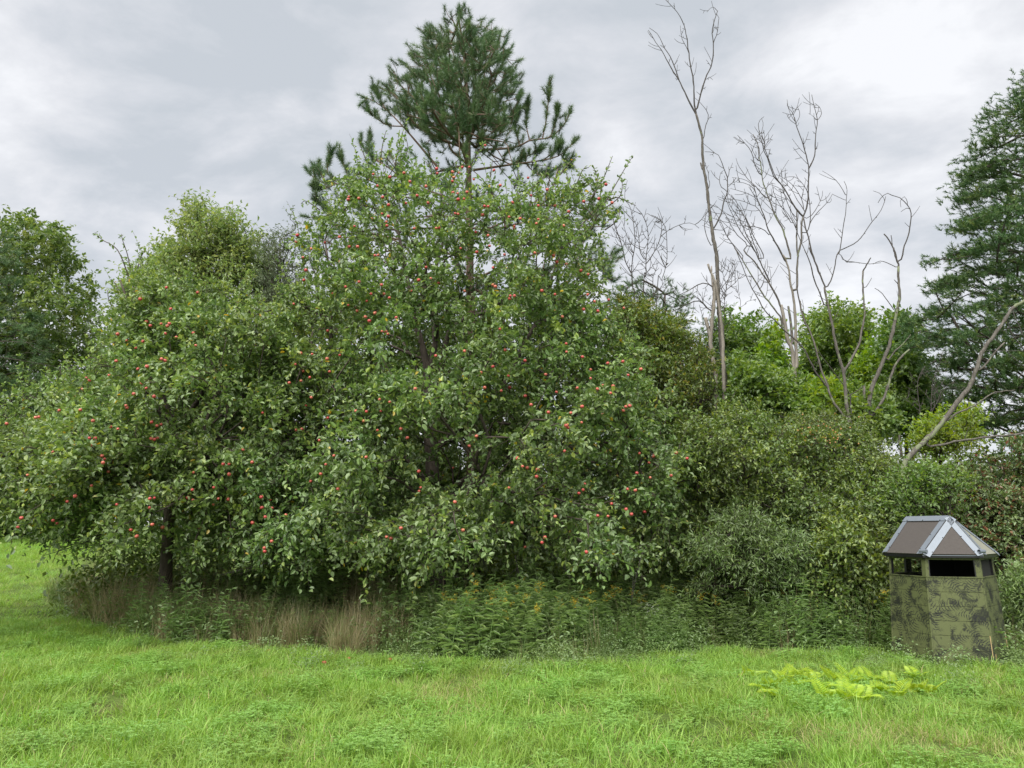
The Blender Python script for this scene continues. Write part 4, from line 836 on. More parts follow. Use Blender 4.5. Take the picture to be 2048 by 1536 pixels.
# ------------------------------------------------------------------ dead trees
Z1 = lambda *p: z(1280, 0, 5.12, p)
Z2 = lambda *p: z(1400, 280, 6.4, p)
Z3 = lambda *p: z(1400, 500, 6.4, p)
Z4 = lambda *p: z(1640, 340, 8.533, p)
Z5 = lambda *p: z(1600, 500, 4.518, p)
Z6 = lambda *p: z(1780, 560, 3.84, p)
Z7 = lambda *p: z(1220, 380, 6.4, p)
Z8 = lambda *p: z(1340, 500, 5.12, p)
def dead_tree(name, label, cat, Y, limbs, base, bark='dead_bark', tbark=None, ntwig=6, twl=34, bias=-1.0, wig=0.6, group=None):
    """limbs: (points, start px width, end px width); every limb after the first starts at the nearest earlier limb"""
    root = empty(name, (base[0], base[1], base[2]), label, cat, group); hist = []; tw = Geo()
    for li, (pts, w0, w1) in enumerate(limbs):
        pts = [tuple(p) for p in pts]; q = np.array(pts, float); y0 = Y; dy = rng.normal() * 0.05
        if hist:
            best = min(((np.linalg.norm(hp - q[0], axis=1).min(), hp, hy) for hp, hy in hist), key=lambda b: b[0])
            j = np.argmin(np.linalg.norm(best[1] - q[0], axis=1)); y0 = best[2][j]
            if 1.5 < best[0] < 26: q = np.vstack([best[1][j], q])
        n = max(8, int(np.linalg.norm(np.diff(q, axis=0), axis=1).sum() / 9)); Cq = smooth_path(q, n)
        s = np.linspace(0, 1, n); yy = y0 + (dy * 8 * s * (0 if li == 0 else 1)) * np.linalg.norm(q[-1] - q[0]) / 300
        hist.append((Cq, yy)); W = (w0 + (w1 - w0) * s ** 0.9) * 0.8
        C = at(Cq[:, 0], Cq[:, 1], yy); C[1:-1] += rng.normal(size=(n - 2, 3)) * 0.0014 * wig * min(w0, 6)
        R = W * Y / F * 0.5 * (1 + rng.normal(size=n) * 0.06)
        g = Geo(); tubes(g, C[None], R[None], 10 if w0 > 8 else 6, rough=0.05 if w0 > 8 else 0.02)
        mt = MAT[bark] if w0 > 4.5 else MAT['dead_twig']
        if w0 > 8 and tbark: mt = MAT[tbark]
        obj('trunk' if li == 0 else 'branch', g, mt, root, smooth=True)
        L = np.linalg.norm(np.diff(q, axis=0), axis=1).sum(); k = int(ntwig * L / 100 * (1.0 if w0 < 6 else 0.35))
        for _ in range(k):
            u = rng.uniform(0.25 if w0 < 7 else 0.5, 0.98); i = min(int(u * (n - 1)), n - 2); t2 = Cq[i + 1] - Cq[i]; t2 = t2 / np.linalg.norm(t2)
            sg = 1 if rng.random() < 0.5 else -1; a = sg * rng.uniform(0.5, 1.3); ca, sa = math.cos(a), math.sin(a); d = np.array([t2[0] * ca - t2[1] * sa, t2[0] * sa + t2[1] * ca])
            l = twl * rng.uniform(0.15, 1.2); m = 5; tt = np.linspace(0, 1, m)[:, None]; cu = np.array([rng.normal() * 0.3 + 0.1 * bias, -0.55])
            pq = Cq[i] + d * l * tt + cu * l * tt ** 2 * 0.8; dz_ = rng.normal() * 0.3
            tubes(tw, at(pq[:, 0], pq[:, 1], yy[i] + dz_ * tt[:, 0] * l * Y / F)[None], (np.linspace(1.15, 0.7, m) * Y / F * 0.5)[None], 4)
            if rng.random() < 0.5:
                j = 2; d2 = np.array([d[1], -d[0]]) * (1 if rng.random() < 0.5 else -1); pq2 = pq[j] + (d2 + d * 0.7) * l * 0.35 * tt
                tubes(tw, at(pq2[:, 0], pq2[:, 1], yy[i] + dz_ * 0.5 * l * Y / F)[None], (np.linspace(1.3, 0.8, m) * Y / F * 0.5)[None], 3)
    if tw.n: obj('twigs', tw, MAT['dead_twig'], root, kind='stuff')
    return root
def gb_at(px, Y): p = at(px, 900, Y); return (p[0], Y, float(gz(p[0], Y)))
dead_tree('dead_tree', 'tallest dead tree, a bare pole forking into three thin limbs', 'dead tree', 17.0, [
    ([(1455, 1000), (1453, 860), (1450, 773), (1447, 734), (1443, 695), (1441, 656), (1438, 617), (1436, 585), (1435, 549), (1433, 512), (1426, 475), (1423, 452), (1417, 405), (1414, 375), (1409, 350), (1405, 311), (1404, 277), (1398, 250), (1392, 228)], 17, 5.5),
    (Z1((575, 1170), (470, 970), (400, 820), (340, 730), (280, 625), (225, 520), (155, 430), (120, 360), (85, 310)), 4.5, 1.2),
    (Z1((400, 820), (355, 690), (310, 580), (250, 490), (200, 380), (150, 320), (95, 285)), 3, 1.2),
    (Z1((575, 1170), (555, 1050), (550, 850), (510, 620), (480, 400), (450, 260), (400, 150), (340, 80), (255, -10)), 4.5, 1.3),
    (Z1((505, 560), (480, 490), (430, 400), (420, 330), (413, 262)), 2, 1),
    (Z1((580, 1130), (600, 1050), (640, 900), (680, 780), (730, 670), (750, 530), (752, 430), (738, 350), (755, 230), (795, 110)), 4.5, 1.8),
    (Z1((752, 430), (790, 340), (800, 240), (808, 180), (785, 145)), 2.2, 1.2), (Z1((790, 110), (750, 72), (710, 95), (685, 125)), 1.5, 0.9),
    (Z1((650, 1430), (670, 1300), (700, 1200), (680, 1130), (620, 1055), (565, 1005)), 2.4, 1.0),
    (Z2((170, 1140), (230, 1030), (280, 920), (300, 800), (345, 680), (350, 490), (310, 380), (270, 270), (230, 190), (160, 155), (60, 150)), 4.2, 1.2),
    (Z2((350, 490), (372, 420), (368, 340)), 2, 1), (Z2((345, 650), (270, 600), (250, 520), (260, 430), (300, 390)), 1.8, 1),
    (Z2((150, 1360), (90, 1250), (55, 1100), (70, 1000), (78, 890)), 2.4, 1.2), (Z2((110, 620), (125, 560), (108, 480), (115, 390)), 2, 1),
    (Z2((35, 380), (5, 290)), 5, 4)], gb_at(1455, 17.0), ntwig=4, twl=20, bark='dead_bark')
dead_tree('pale_snag', 'pale barkless snag leaning against the tallest dead tree', 'dead tree', 16.8, [
    ([(1437, 1000), (1434, 860), (1432, 780), (1430, 740), (1421, 690), (1424, 650), (1428, 600), (1430, 560)], 13, 9),
    (Z8((420, 900), (385, 780), (365, 695)), 11, 8), (Z8((440, 420), (430, 300), (425, 165)), 5, 3),
    (Z8((455, 645), (380, 590), (320, 530), (250, 525), (150, 570), (0, 640)), 4, 1.8), (Z8((380, 590), (300, 505), (215, 445)), 2.5, 1.3), (Z8((340, 690), (310, 600), (300, 560)), 1.6, 1), (Z8((420, 360), (350, 340), (280, 360), (180, 420), (90, 465)), 3.4, 1.5)], gb_at(1437, 16.8), bark='bare_wood', ntwig=7, twl=30)
dead_tree('leaning_snag', 'short thick barkless limb crossing in front of the tall dead trunk', 'dead tree', 16.6, [
    ([(1453, 1000), (1448, 800), (1446, 700), (1442, 640), (1436, 600), (1430, 565), (1420, 540), (1416, 528)], 14, 5)], gb_at(1450, 16.6), bark='bare_wood', ntwig=0)
dead_tree('fine_twigged_snag', 'faint thin dead tree right of the tallest dead trunk', 'dead tree', 21.0, [
    (Z3((300, 1500), (310, 720), (330, 560), (332, 430), (300, 330), (270, 200), (290, 110)), 3, 0.9), (Z3((332, 440), (390, 370), (440, 240), (430, 130), (395, 92)), 1.8, 0.8),
    (Z3((265, 630), (330, 520), (400, 460), (480, 390), (510, 300)), 2.6, 0.9), (Z3((332, 430), (380, 340), (370, 240), (310, 170)), 1.6, 0.8), (Z3((310, 640), (270, 480), (250, 360)), 1.6, 0.8), (Z3((510, 740), (520, 660), (490, 560), (460, 470)), 1.2, 0.8), (Z3((515, 735), (570, 700), (600, 660), (720, 630)), 1.2, 0.8)], gb_at(1447, 21.0), bark='dead_twig', ntwig=12, twl=22)
dead_tree('broom_topped_snag', 'dead multi-limbed tree with a dense fan of arching bare branches', 'dead tree', 18.0, [
    ([(1594, 1000), (1592, 860), (1590, 800), (1588, 740), (1584, 700), (1576, 680), (1568, 640), (1562, 610)], 15, 8),
    (Z3((1240, 1500), (1230, 1200), (1220, 900), (1200, 640), (1160, 430), (1130, 240), (1100, 120), (1060, 60)), 9, 4),
    (Z3((1180, 1200), (1160, 900), (1130, 720)), 8, 5),
    (Z3((1060, 1000), (1030, 860), (970, 780), (900, 690), (800, 560), (720, 420), (640, 290), (560, 150), (500, 60), (440, -30)), 5, 2.4),
    (Z2((520, 1490), (440, 1370), (380, 1280), (300, 1150), (240, 1030)), 2.2, 1),
    (Z2((560, 1500), (430, 1340), (350, 1240), (260, 1030), (170, 900), (120, 800)), 2, 1),
    (Z3((1030, 740), (990, 620), (920, 480), (830, 350), (760, 240), (690, 140), (600, 60), (560, 0)), 5, 3), (Z2((600, 1330), (480, 1220), (400, 1100), (330, 960), (270, 900), (180, 820)), 2.6, 1),
    (Z2((660, 1360), (560, 1230), (480, 1100), (420, 960), (370, 860), (330, 740), (270, 650)), 2.8, 1), (Z2((700, 1420), (600, 1220), (540, 1090), (470, 960), (380, 830), (350, 700), (370, 620)), 2.8, 1),
    (Z3((900, 430), (830, 270), (780, 180), (740, 90), (690, -10)), 4, 2.6), (Z2((760, 1500), (660, 1250), (600, 1050), (520, 880), (470, 800), (400, 700)), 2.4, 1), (Z2((690, 1200), (600, 1030), (560, 900), (510, 800)), 2, 1),
    (Z2((820, 1500), (740, 1330), (670, 1200), (600, 1030), (480, 860), (400, 760), (350, 740)), 2.6, 1),
    (Z3((1100, 160), (1030, 20), (930, -160), (860, -300), (810, -470), (740, -640), (710, -740), (680, -850)), 4.5, 1.6),
    (Z2((820, 1010), (740, 870), (660, 830), (540, 780), (430, 760)), 2, 1), (Z2((900, 1230), (820, 1150), (700, 1110), (560, 1100), (430, 1070), (330, 1010)), 2.4, 1),
    (Z2((780, 840), (720, 750), (620, 690), (500, 650), (390, 620)), 2, 1), (Z2((710, 660), (650, 590), (560, 550), (470, 540)), 1.8, 1), (Z2((700, 600), (600, 520), (500, 490), (410, 480)), 1.6, 0.9),
    (Z3((1160, 100), (1110, -80), (1060, -260), (960, -440), (900, -600), (860, -720), (800, -900), (780, -1080), (750, -1240), (730, -1380), (680, -1480)), 5, 1.8),
    (Z2((780, 460), (700, 320), (680, 220), (640, 120), (540, 0), (480, -60)), 2.6, 1.2), (Z2((870, 760), (800, 700), (720, 600), (630, 520), (540, 400), (490, 320), (460, 230)), 2.4, 1.0),
    (Z2((740, 260), (690, 170), (650, 80)), 1.8, 1), (Z2((740, 260), (765, 150), (740, 60), (690, -40), (650, -60)), 2.0, 1),
    (Z3((1240, 500), (1240, 250), (1250, 100), (1240, -100), (1240, -500)), 6, 3), (Z2((1240, 1500), (1270, 1400), (1300, 1250), (1300, 1100), (1320, 980)), 5, 4),
    (Z2((1320, 980), (1220, 870), (1120, 690), (1040, 570), (940, 460), (890, 310), (850, 200), (810, 130), (830, 50), (780, -60)), 4.2, 1.8),
    (Z2((1040, 570), (960, 460), (900, 300), (840, 140), (790, 20), (760, -100), (750, -230), (820, -300)), 2.5, 1.2), (Z2((820, 110), (870, 10), (880, -80)), 1.6, 1), (Z2((830, 40), (790, -80), (810, -200), (790, -270)), 1.6, 1),
    (Z2((1320, 980), (1370, 850), (1385, 700), (1390, 500), (1390, 370), (1360, 200), (1300, 0), (1230, -190), (1210, -290)), 4.2, 1.8),
    (Z2((1390, 370), (1440, 280), (1470, 180), (1475, 0), (1490, -150), (1505, -250), (1470, -400), (1430, -580)), 3.4, 1.4), (Z2((1230, -200), (1150, -260), (1110, -330)), 1.6, 1), (Z2((1225, -210), (1270, -290), (1275, -360), (1250, -420)), 1.6, 1), (Z2((1215, -240), (1190, -340), (1130, -420), (1115, -520)), 1.6, 1), (Z2((1500, -250), (1555, -330), (1530, -420), (1470, -470)), 1.8, 1), (Z2((1500, -250), (1440, -310), (1390, -340)), 1.3, .9),
    (Z2((1370, 1180), (1410, 1050), (1410, 900), (1390, 720), (1340, 600), (1260, 500), (1190, 470), (1080, 480)), 2.8, 1.1), (Z2((1345, 1010), (1450, 940), (1540, 780), (1570, 700), (1570, 650)), 2, 1), (Z2((1410, 1050), (1500, 930), (1600, 830), (1660, 760), (1695, 690)), 2.2, 1),
    (Z2((1300, 950), (1210, 850), (1110, 740), (1060, 640), (1040, 560)), 2.2, 1.2), (Z2((1330, 930), (1310, 780), (1240, 650), (1170, 560), (1060, 480), (970, 440)), 2.2, 1), (Z2((1320, 870), (1250, 780), (1180, 650), (1100, 560), (1020, 480)), 2, 1), (Z2((1240, 1000), (1160, 900), (1080, 700), (1050, 640), (960, 590), (860, 560)), 2.2, 1),
    (Z2((1240, 1140), (1150, 980), (1060, 870), (940, 800), (880, 720)), 2.2, 1), (Z2((1180, 1080), (1080, 910), (1000, 790), (940, 660), (920, 540)), 2, 1), (Z2((1100, 1150), (1020, 1040), (960, 950), (860, 830), (760, 740)), 2, 1), (Z2((1230, 1250), (1240, 1140), (1220, 1070), (1180, 1000), (1080, 1040)), 2.4, 1)
    ], gb_at(1592, 18.0), bark='dead_bark', tbark='bare_wood', ntwig=5, twl=26, bias=-1.2)
dead_tree('spreading_snag', 'spreading dead tree forking low into several grey limbs above the shrubs', 'dead tree', 15.5, [
    ([(1702, 1000), (1700, 880), (1698, 840), (1692, 800), (1688, 750), (1678, 715), (1670, 680), (1663, 640), (1656, 612), (1652, 590), (1649, 575)], 12, 5),
    (Z3((1610, 490), (1540, 330), (1490, 200), (1430, 60), (1400, -30)), 4.5, 4), (Z2((1470, 1536), (1420, 1400), (1390, 1250), (1350, 1130), (1325, 1000)), 4, 3.2),
    (Z3((1620, 490), (1690, 350), (1720, 230), (1740, 100), (1790, 0)), 3.2, 2.2), (Z4((300, 1460), (340, 1370), (400, 950), (440, 700), (450, 480), (460, 320), (410, 190)), 2.6, 1.2), (Z4((455, 460), (370, 310), (280, 180), (150, 80), (40, 15)), 1.9, 1), (Z4((450, 520), (330, 470), (210, 410)), 1.6, 1),
    (Z4((345, 1370), (500, 1300), (620, 1230), (720, 1130), (820, 980), (940, 820), (1040, 690), (1100, 540), (1120, 450)), 2.6, 1.2), (Z4((1100, 500), (1020, 400), (905, 355)), 1.4, 0.9),
    (Z3((1800, 60), (1870, 150), (1990, 155), (2048, 170)), 1.6, 1.2), (Z5((365, 50), (400, 95), (500, 110), (620, 125), (730, 115)), 1.6, 1.3),
    (Z5((400, 1100), (470, 980), (530, 850), (570, 680), (585, 550), (570, 380), (570, 190)), 6, 4), (Z5((570, 190), (610, 120), (640, 70)), 4, 2.6), (Z5((588, 340), (620, 300), (648, 252)), 2, 1.2),
    (Z5((450, 1536), (380, 1480), (290, 1350), (250, 1230), (190, 1080), (150, 920), (110, 780), (50, 660), (10, 540), (0, 460)), 6.5, 4), (Z3((1350, 930), (1300, 770), (1270, 650), (1250, 550), (1240, 460)), 3.8, 3),
    (Z5((260, 1250), (160, 1130), (100, 1020), (40, 900), (-20, 830)), 4.5, 3.5), (Z3((1200, 1130), (1060, 1010), (960, 900), (870, 820), (800, 730), (730, 600), (660, 480), (600, 350), (540, 200), (460, 0)), 3.6, 1.8),
    (Z5((220, 500), (180, 390), (130, 270), (90, 110), (40, 0)), 3.6, 2.4), (Z2((1400, 1536), (1300, 1320), (1230, 1150), (1180, 1020)), 2.4, 1.4), (Z5((455, 1310), (340, 1150), (260, 1040), (190, 950), (160, 890)), 2.6, 1.4), (Z5((455, 1310), (520, 1270), (590, 1215)), 2.4, 1.4), (Z5((465, 1500), (455, 1400), (455, 1310)), 4.5, 3)
    ], gb_at(1702, 15.5), ntwig=2.2, twl=20, bark='dead_bark')
dead_tree('forked_snag', 'reddish dead tree with a hooked top, right of the spreading snag', 'dead tree', 16.0, [
    ([(1735, 1000), (1738, 860)] + Z5((620, 1400), (650, 1250), (710, 1100), (760, 980), (810, 850), (850, 680), (880, 520), (900, 400), (890, 280), (890, 150)), 15, 5.5),
    (Z5((890, 130), (860, 50), (845, -20)), 4.5, 4), (Z4((1310, 1536), (1280, 1400), (1230, 1290), (1160, 1160), (1090, 1090)), 4, 3), (Z4((1235, 1290), (1225, 1200), (1213, 1115)), 2.2, 2),
    (Z4((1380, 1536), (1420, 1380), (1450, 1260), (1510, 1100), (1540, 930), (1555, 740), (1530, 650), (1450, 550), (1330, 455), (1260, 455), (1180, 395), (1100, 420), (1040, 480), (990, 560)), 4, 1.4),
    (Z4((1490, 580), (1480, 510), (1440, 455), (1380, 510), (1370, 560), (1382, 635)), 1.5, 1), (Z4((1530, 660), (1470, 655), (1380, 715)), 1.7, 1), (Z5((878, 160), (800, 120), (725, 100), (660, 128)), 2.2, 1.4),
    (Z5((850, 540), (800, 470), (740, 390), (675, 345)), 2.6, 1.4), (Z5((880, 300), (850, 268)), 2.2, 1.6), (Z5((790, 1000), (850, 920), (920, 860), (1000, 765)), 5, 1.6), (Z5((640, 1500), (740, 1370), (800, 1220), (850, 1060), (920, 960), (990, 900)), 8, 5),
    (Z5((590, 1536), (580, 1380), (580, 1230)), 7, 6)], gb_at(1737, 16.0), ntwig=1.5, twl=18, bark='dead_bark')
dead_tree('broken_leaning_trunk', 'leaning grey dead trunk rising to the right edge above the reddish shrub', 'dead tree', 12.9, [
    ([(1790, 1020)] + Z6((100, 1440), (220, 1280), (330, 1180), (430, 1060), (520, 930), (610, 820), (660, 690), (710, 550), (790, 440), (870, 320), (950, 210), (1100, 120), (1250, 40)), 15, 7),
    (Z6((690, 690), (760, 620), (810, 550), (880, 480)), 5, 4.5), (Z6((440, 1080), (520, 1020), (640, 970), (730, 910), (820, 860), (960, 845)), 5, 2.4), (Z6((300, 1280), (440, 1250), (600, 1225), (760, 1205), (900, 1195), (1100, 1160), (1300, 1130)), 5.5, 5),
    (Z6((900, 320), (940, 420), (1010, 510), (1060, 600)), 2.8, 2.4), (Z6((945, 240), (990, 350), (1030, 440)), 2.4, 1.6), (Z6((800, 430), (730, 340), (680, 230)), 1.8, 1), (Z6((800, 440), (900, 550), (1010, 650), (1150, 760)), 2, 1.4), (Z6((730, 540), (850, 545), (1029, 545)), 1.8, 1.4),
    (Z6((740, 680), (850, 800), (960, 900), (1029, 980)), 1.4, 1)], gb_at(1790, 12.9), ntwig=1.2, twl=24)
dead_tree('thin_grey_sapling', 'pair of thin grey dead stems before the dark white pine', 'dead tree', 15.0, [
    ([(1852, 1010)] + Z6((270, 1200), (240, 1080), (225, 950), (210, 830), (225, 740), (270, 660)), 4.5, 1.2), (Z6((300, 1160), (315, 1000), (320, 850), (340, 750), (380, 640), (460, 632)), 3.4, 1), (Z6((300, 1060), (350, 960), (400, 850), (470, 790), (520, 800)), 2, 1), (Z6((320, 1000), (390, 900), (430, 830), (520, 830), (560, 880)), 1.6, 0.9),
    (Z6((220, 1000), (140, 930), (120, 900)), 1.6, 1), (Z6((250, 720), (290, 700), (240, 680)), 1.4, .9), (Z6((72, 1190), (85, 1300), (95, 1370)), 5, 6)], gb_at(1852, 15.0), bark='dead_bark', ntwig=9, twl=22)
dead_tree('thicket_snag', 'grey dead many-stemmed tree just right of the apple crown', 'dead tree', 21.0, [
    ([(1270, 1000)] + Z7((320, 1536), (290, 1250), (270, 1060), (200, 930), (165, 760), (120, 620), (60, 440), (30, 330)), 5.5, 2.2),
    (Z7((275, 1040), (285, 900), (300, 820), (320, 680), (310, 500), (285, 340), (250, 200), (150, 90)), 2.8, 1.1), (Z7((275, 1060), (330, 990), (380, 905)), 2, 1),
    ([(1288, 1000)] + Z7((430, 1300), (460, 1100), (460, 930), (480, 700), (490, 600), (470, 450), (400, 300), (330, 220)), 5, 1.4), (Z7((455, 910), (400, 820), (375, 740), (370, 600), (350, 480), (290, 350)), 2.6, 1), (Z7((480, 930), (560, 800), (620, 680), (655, 560), (655, 400), (560, 350), (480, 300)), 2.8, 1.1),
    (Z7((480, 680), (440, 750), (390, 765)), 1.8, 1.2), (Z7((375, 760), (280, 690), (220, 600), (160, 400)), 2, 1), (Z7((655, 590), (740, 520), (860, 460), (960, 425), (1060, 430), (1140, 490)), 2, 1),
    ([(1310, 1000)] + Z7((600, 1340), (660, 1150), (710, 1010), (730, 850), (730, 700), (720, 540), (690, 440), (630, 370), (530, 320)), 4, 1.4), (Z7((720, 960), (745, 935)), 3, 2.4), (Z7((735, 790), (810, 795), (830, 820)), 1.2, .9), (Z7((290, 840), (200, 720), (150, 570)), 1.8, 1), (Z7((560, 1330), (550, 1120), (600, 1000), (600, 910)), 2.6, 1), (Z7((550, 1130), (480, 1050), (400, 930)), 1.6, 1)
    ], gb_at(1290, 21.0), bark='dead_twig', ntwig=8, twl=26)

# ------------------------------------------------------------------ shrubs and the wood's edge
def shrub(name, label, poly, Y, T, n, mat, stems, leaf=(0.075, 0.5), **k):
    a = dict(ntw=4, tlen=0.34, nlf=9, simple=True, cthr=0.42, up=0.3, under=None, tint=0.42); a.update(k)
    tr = [([(sx, 1200), (sx + dx * 0.5, (ty + 1150) / 2), (sx + dx, ty)], Y + oy, 0.035, 0.012, 8) for sx, dx, ty, oy in stems]
    return leafy(name, label, 'shrub', [poly], Y, T, n, mat, tr, leaf=leaf, **a)
shrub('wild_shrub', 'yellowing shrub filling the gap right of the apple tree, below the dead thicket', [(1210, 640), (1240, 590), (1290, 600), (1330, 620), (1390, 655), (1420, 700), (1440, 760), (1440, 900), (1300, 900), (1240, 760)], 16.5, 1.6, 900, 'olive_leaf', [(1330, 0, 760, 0), (1380, 20, 750, .3), (1290, -20, 740, 0)], leaf=(0.09, 0.5), tint=0.5)
shrub('wild_shrub', 'low light green maple saplings in front of the dead broom-topped tree', [(1420, 860), (1440, 760), (1470, 700), (1500, 690), (1560, 730), (1600, 770), (1650, 760), (1700, 770), (1780, 780), (1800, 900), (1420, 920)], 17.5, 1.6, 1000, 'maple_leaf', [(1500, 0, 780, 0), (1600, 10, 800, .3), (1720, -10, 800, 0)], leaf=(0.12, 0.6), tint=0.6)
shrub('sumac', 'bright lime green sumac leaves behind the forked dead trees', [(1600, 860), (1610, 780), (1650, 760), (1690, 790), (1700, 850)], 16.8, 0.9, 170, 'bright_leaf', [(1650, 0, 820, 0)], leaf=(0.16, 0.33), ldroop=0.4)
shrub('wild_shrub', 'broad dark green bush between the apple tree and the blind', [(1330, 860), (1400, 800), (1470, 780), (1540, 790), (1620, 840), (1700, 850), (1780, 900), (1840, 960), (1860, 1050), (1820, 1180), (1600, 1215), (1400, 1200), (1330, 1120), (1360, 1000)], 14.3, 2.3, 2900, 'shrub_leaf', [(1500, -40, 880, 0), (1580, 0, 870, .3), (1660, 30, 920, 0), (1420, -30, 900, 0), (1740, 40, 980, .2)], cthr=0.46, under=1120)
shrub('crab_apple', 'crab apple bush with tiny orange fruit above the broad dark bush', [(1540, 860), (1580, 830), (1650, 830), (1720, 850), (1760, 900), (1720, 960), (1600, 960), (1540, 920)], 14.5, 0.9, 420, 'olive_leaf', [(1640, 0, 900, 0), (1690, 20, 910, 0)], leaf=(0.055, 0.5), tint=0.35)
shrub('wild_shrub', 'grey-green willowy bush at the right end of the apple skirt', [(1380, 1130), (1400, 1040), (1460, 1010), (1540, 1020), (1600, 1060), (1640, 1120), (1600, 1190), (1400, 1190)], 12.3, 0.9, 560, 'weed_leaf', [(1500, 0, 1080, 0), (1560, 20, 1090, 0)], leaf=(0.085, 0.26), tint=0.22, clump=1.6, cthr=0.5)
shrub('wild_shrub', 'drooping pale-leaved bush directly left of the blind', [(1600, 1180), (1620, 1060), (1680, 1020), (1740, 1010), (1790, 1050), (1800, 1200), (1700, 1240)], 12.4, 0.9, 560, 'shrub_leaf', [(1700, 0, 1080, 0), (1750, 10, 1090, 0)], leaf=(0.08, 0.5), tint=0.6)
shrub('spicebush', 'lime green leafy sprig in front of the white pine', [(1815, 900), (1830, 850), (1870, 820), (1900, 850), (1940, 800), (1965, 830), (1960, 880), (1880, 930)], 14.0, 0.6, 170, 'bright_leaf', [(1880, 0, 880, 0)], leaf=(0.075, 0.5), tint=0.6)
shrub('wild_shrub', 'light green raspberry-like bush behind the leaning dead trunk', [(1730, 1060), (1760, 960), (1830, 935), (1880, 925), (1930, 935), (1945, 970), (1900, 1060)], 12.3, 0.5, 230, 'maple_leaf', [(1900, 0, 960, 0), (1850, 0, 960, 0)], leaf=(0.07, 0.55), tint=0.55)
shrub('viburnum', 'reddening viburnum bush towering behind and right of the blind', [(1800, 1060), (1850, 960), (1900, 920), (1960, 900), (2048, 870), (2250, 860), (2350, 1050), (2300, 1330), (2010, 1310), (1900, 1200), (1830, 1150)], 14.3, 1.3, 2300, 'red_leaf', [(1990, 0, 980, 0), (2060, 10, 960, 0), (1930, -20, 1000, .2), (2150, 0, 960, 0)], leaf=(0.078, 0.6), tint=0.5, under=1200, ldroop=0.35, tail=0.07)
shrub('wild_shrub', 'tall narrow-leaved bush against the right wall of the blind', [(1995, 1330), (2000, 1180), (2030, 1130), (2100, 1120), (2150, 1330)], 11.3, 0.5, 300, 'weed_leaf', [(2050, 0, 1180, 0)], leaf=(0.09, 0.25), tint=0.45)
# orange crab apples
def ball(r=0.03, seg=8, rings=6, dim=0.25):
    g = Geo(); th = np.linspace(0, math.pi, rings + 1); V = []
    for i, a in enumerate(th):
        for j in range(seg):
            b = j / seg * 2 * math.pi; rr = r * math.sin(a) * (1.0 + 0.06 * math.cos(a)); zz_ = r * 0.92 * math.cos(a) - r * dim * math.exp(-(math.sin(a) / 0.35) ** 2) * math.copysign(1, math.cos(a))
            V.append((rr * math.cos(b), rr * math.sin(b), zz_))
    q = [[i * seg + j, (i + 1) * seg + j, (i + 1) * seg + (j + 1) % seg, i * seg + (j + 1) % seg] for i in range(rings) for j in range(seg)]
    g.add(V, q); return g

# undergrowth that closes the view between trunks
def mass(name, label, boxes, mat, L, asp, simple=True, cat='undergrowth'):
    g = Geo()
    for x0, x1, y0, y1, h, n in boxes:
        x = rng.uniform(x0, x1, n); y = rng.uniform(y0, y1, n); hh = np.array([h * (0.7 + 0.45 * mnoise.noise(Vector((a * 0.35, b * 0.35, 4)))) for a, b in zip(x, y)])
        zc = gz(x, y) + hh * rng.random(n) ** 0.7
        m = 12; P = np.repeat(np.stack([x, y, zc], -1), m, 0) + rng.normal(size=(n * m, 3)) * np.array([0.28, 0.28, 0.2]); k = len(P)
        leaves(g, P, runit(k) + np.array([0, 0, -0.1]), np.array([0, 0, 1.0]) + runit(k) * 0.6, L * rng.uniform(0.7, 1.2, k), L * asp, np.clip(0.35 + np.repeat(rng.normal(size=n) * 0.15, m) + rng.normal(size=k) * 0.15, 0, 1), simple=simple)
    o = obj(name, g, MAT[mat]); tag(o, label, cat, kind='stuff'); return o
mass('undergrowth', 'dark tangled undergrowth behind the apple trees', [(-8.6, 6, 14.9, 17.0, 1.7, 1700), (-8.4, 12, 16.5, 20.5, 4.2, 3000), (8, 20, 16.5, 20, 4.3, 2000)], 'shrub_leaf', 0.13, 0.6)
mass('distant_woodland', 'wooded skyline closing the far side of the meadow', [(-52, -27, 46, 50, 2.6, 600), (-62, -12, 60, 70, 9, 2200), (-14, 30, 30, 36, 5.0, 1700), (24, 60, 24, 34, 5.0, 900)], 'far_leaf', 0.42, 0.6)

# ------------------------------------------------------------------ saplings that fill the light behind the apple crowns
for i, (px0, px1, top, lb, mt_) in enumerate([(180, 560, 640, 'bushy sapling behind the left apple tree', 'maple_leaf'), (480, 900, 560, 'dense sapling behind the fork of the large apple tree', 'shrub_leaf'), (820, 1280, 570, 'dense sapling behind the right half of the large apple tree', 'shrub_leaf')]):
    m_ = (px0 + px1) / 2
    leafy('sapling', lb, 'tree', [[(px0, 1000), (px0 - 10, 760), (px0 + 60, top + 30), (m_, top), (px1 - 60, top + 40), (px1 + 10, 780), (px1, 1000)]], 19.0, 1.3, 800, mt_,
          [([(m_, 1150), (m_, 850), (m_ + 10, top + 60)], 19.0, 0.07, 0.02, 8)], leaf=(0.15, 0.6), ntw=4, tlen=0.5, nlf=9, simple=True, tint=0.35, twigs=False, cthr=0.3)

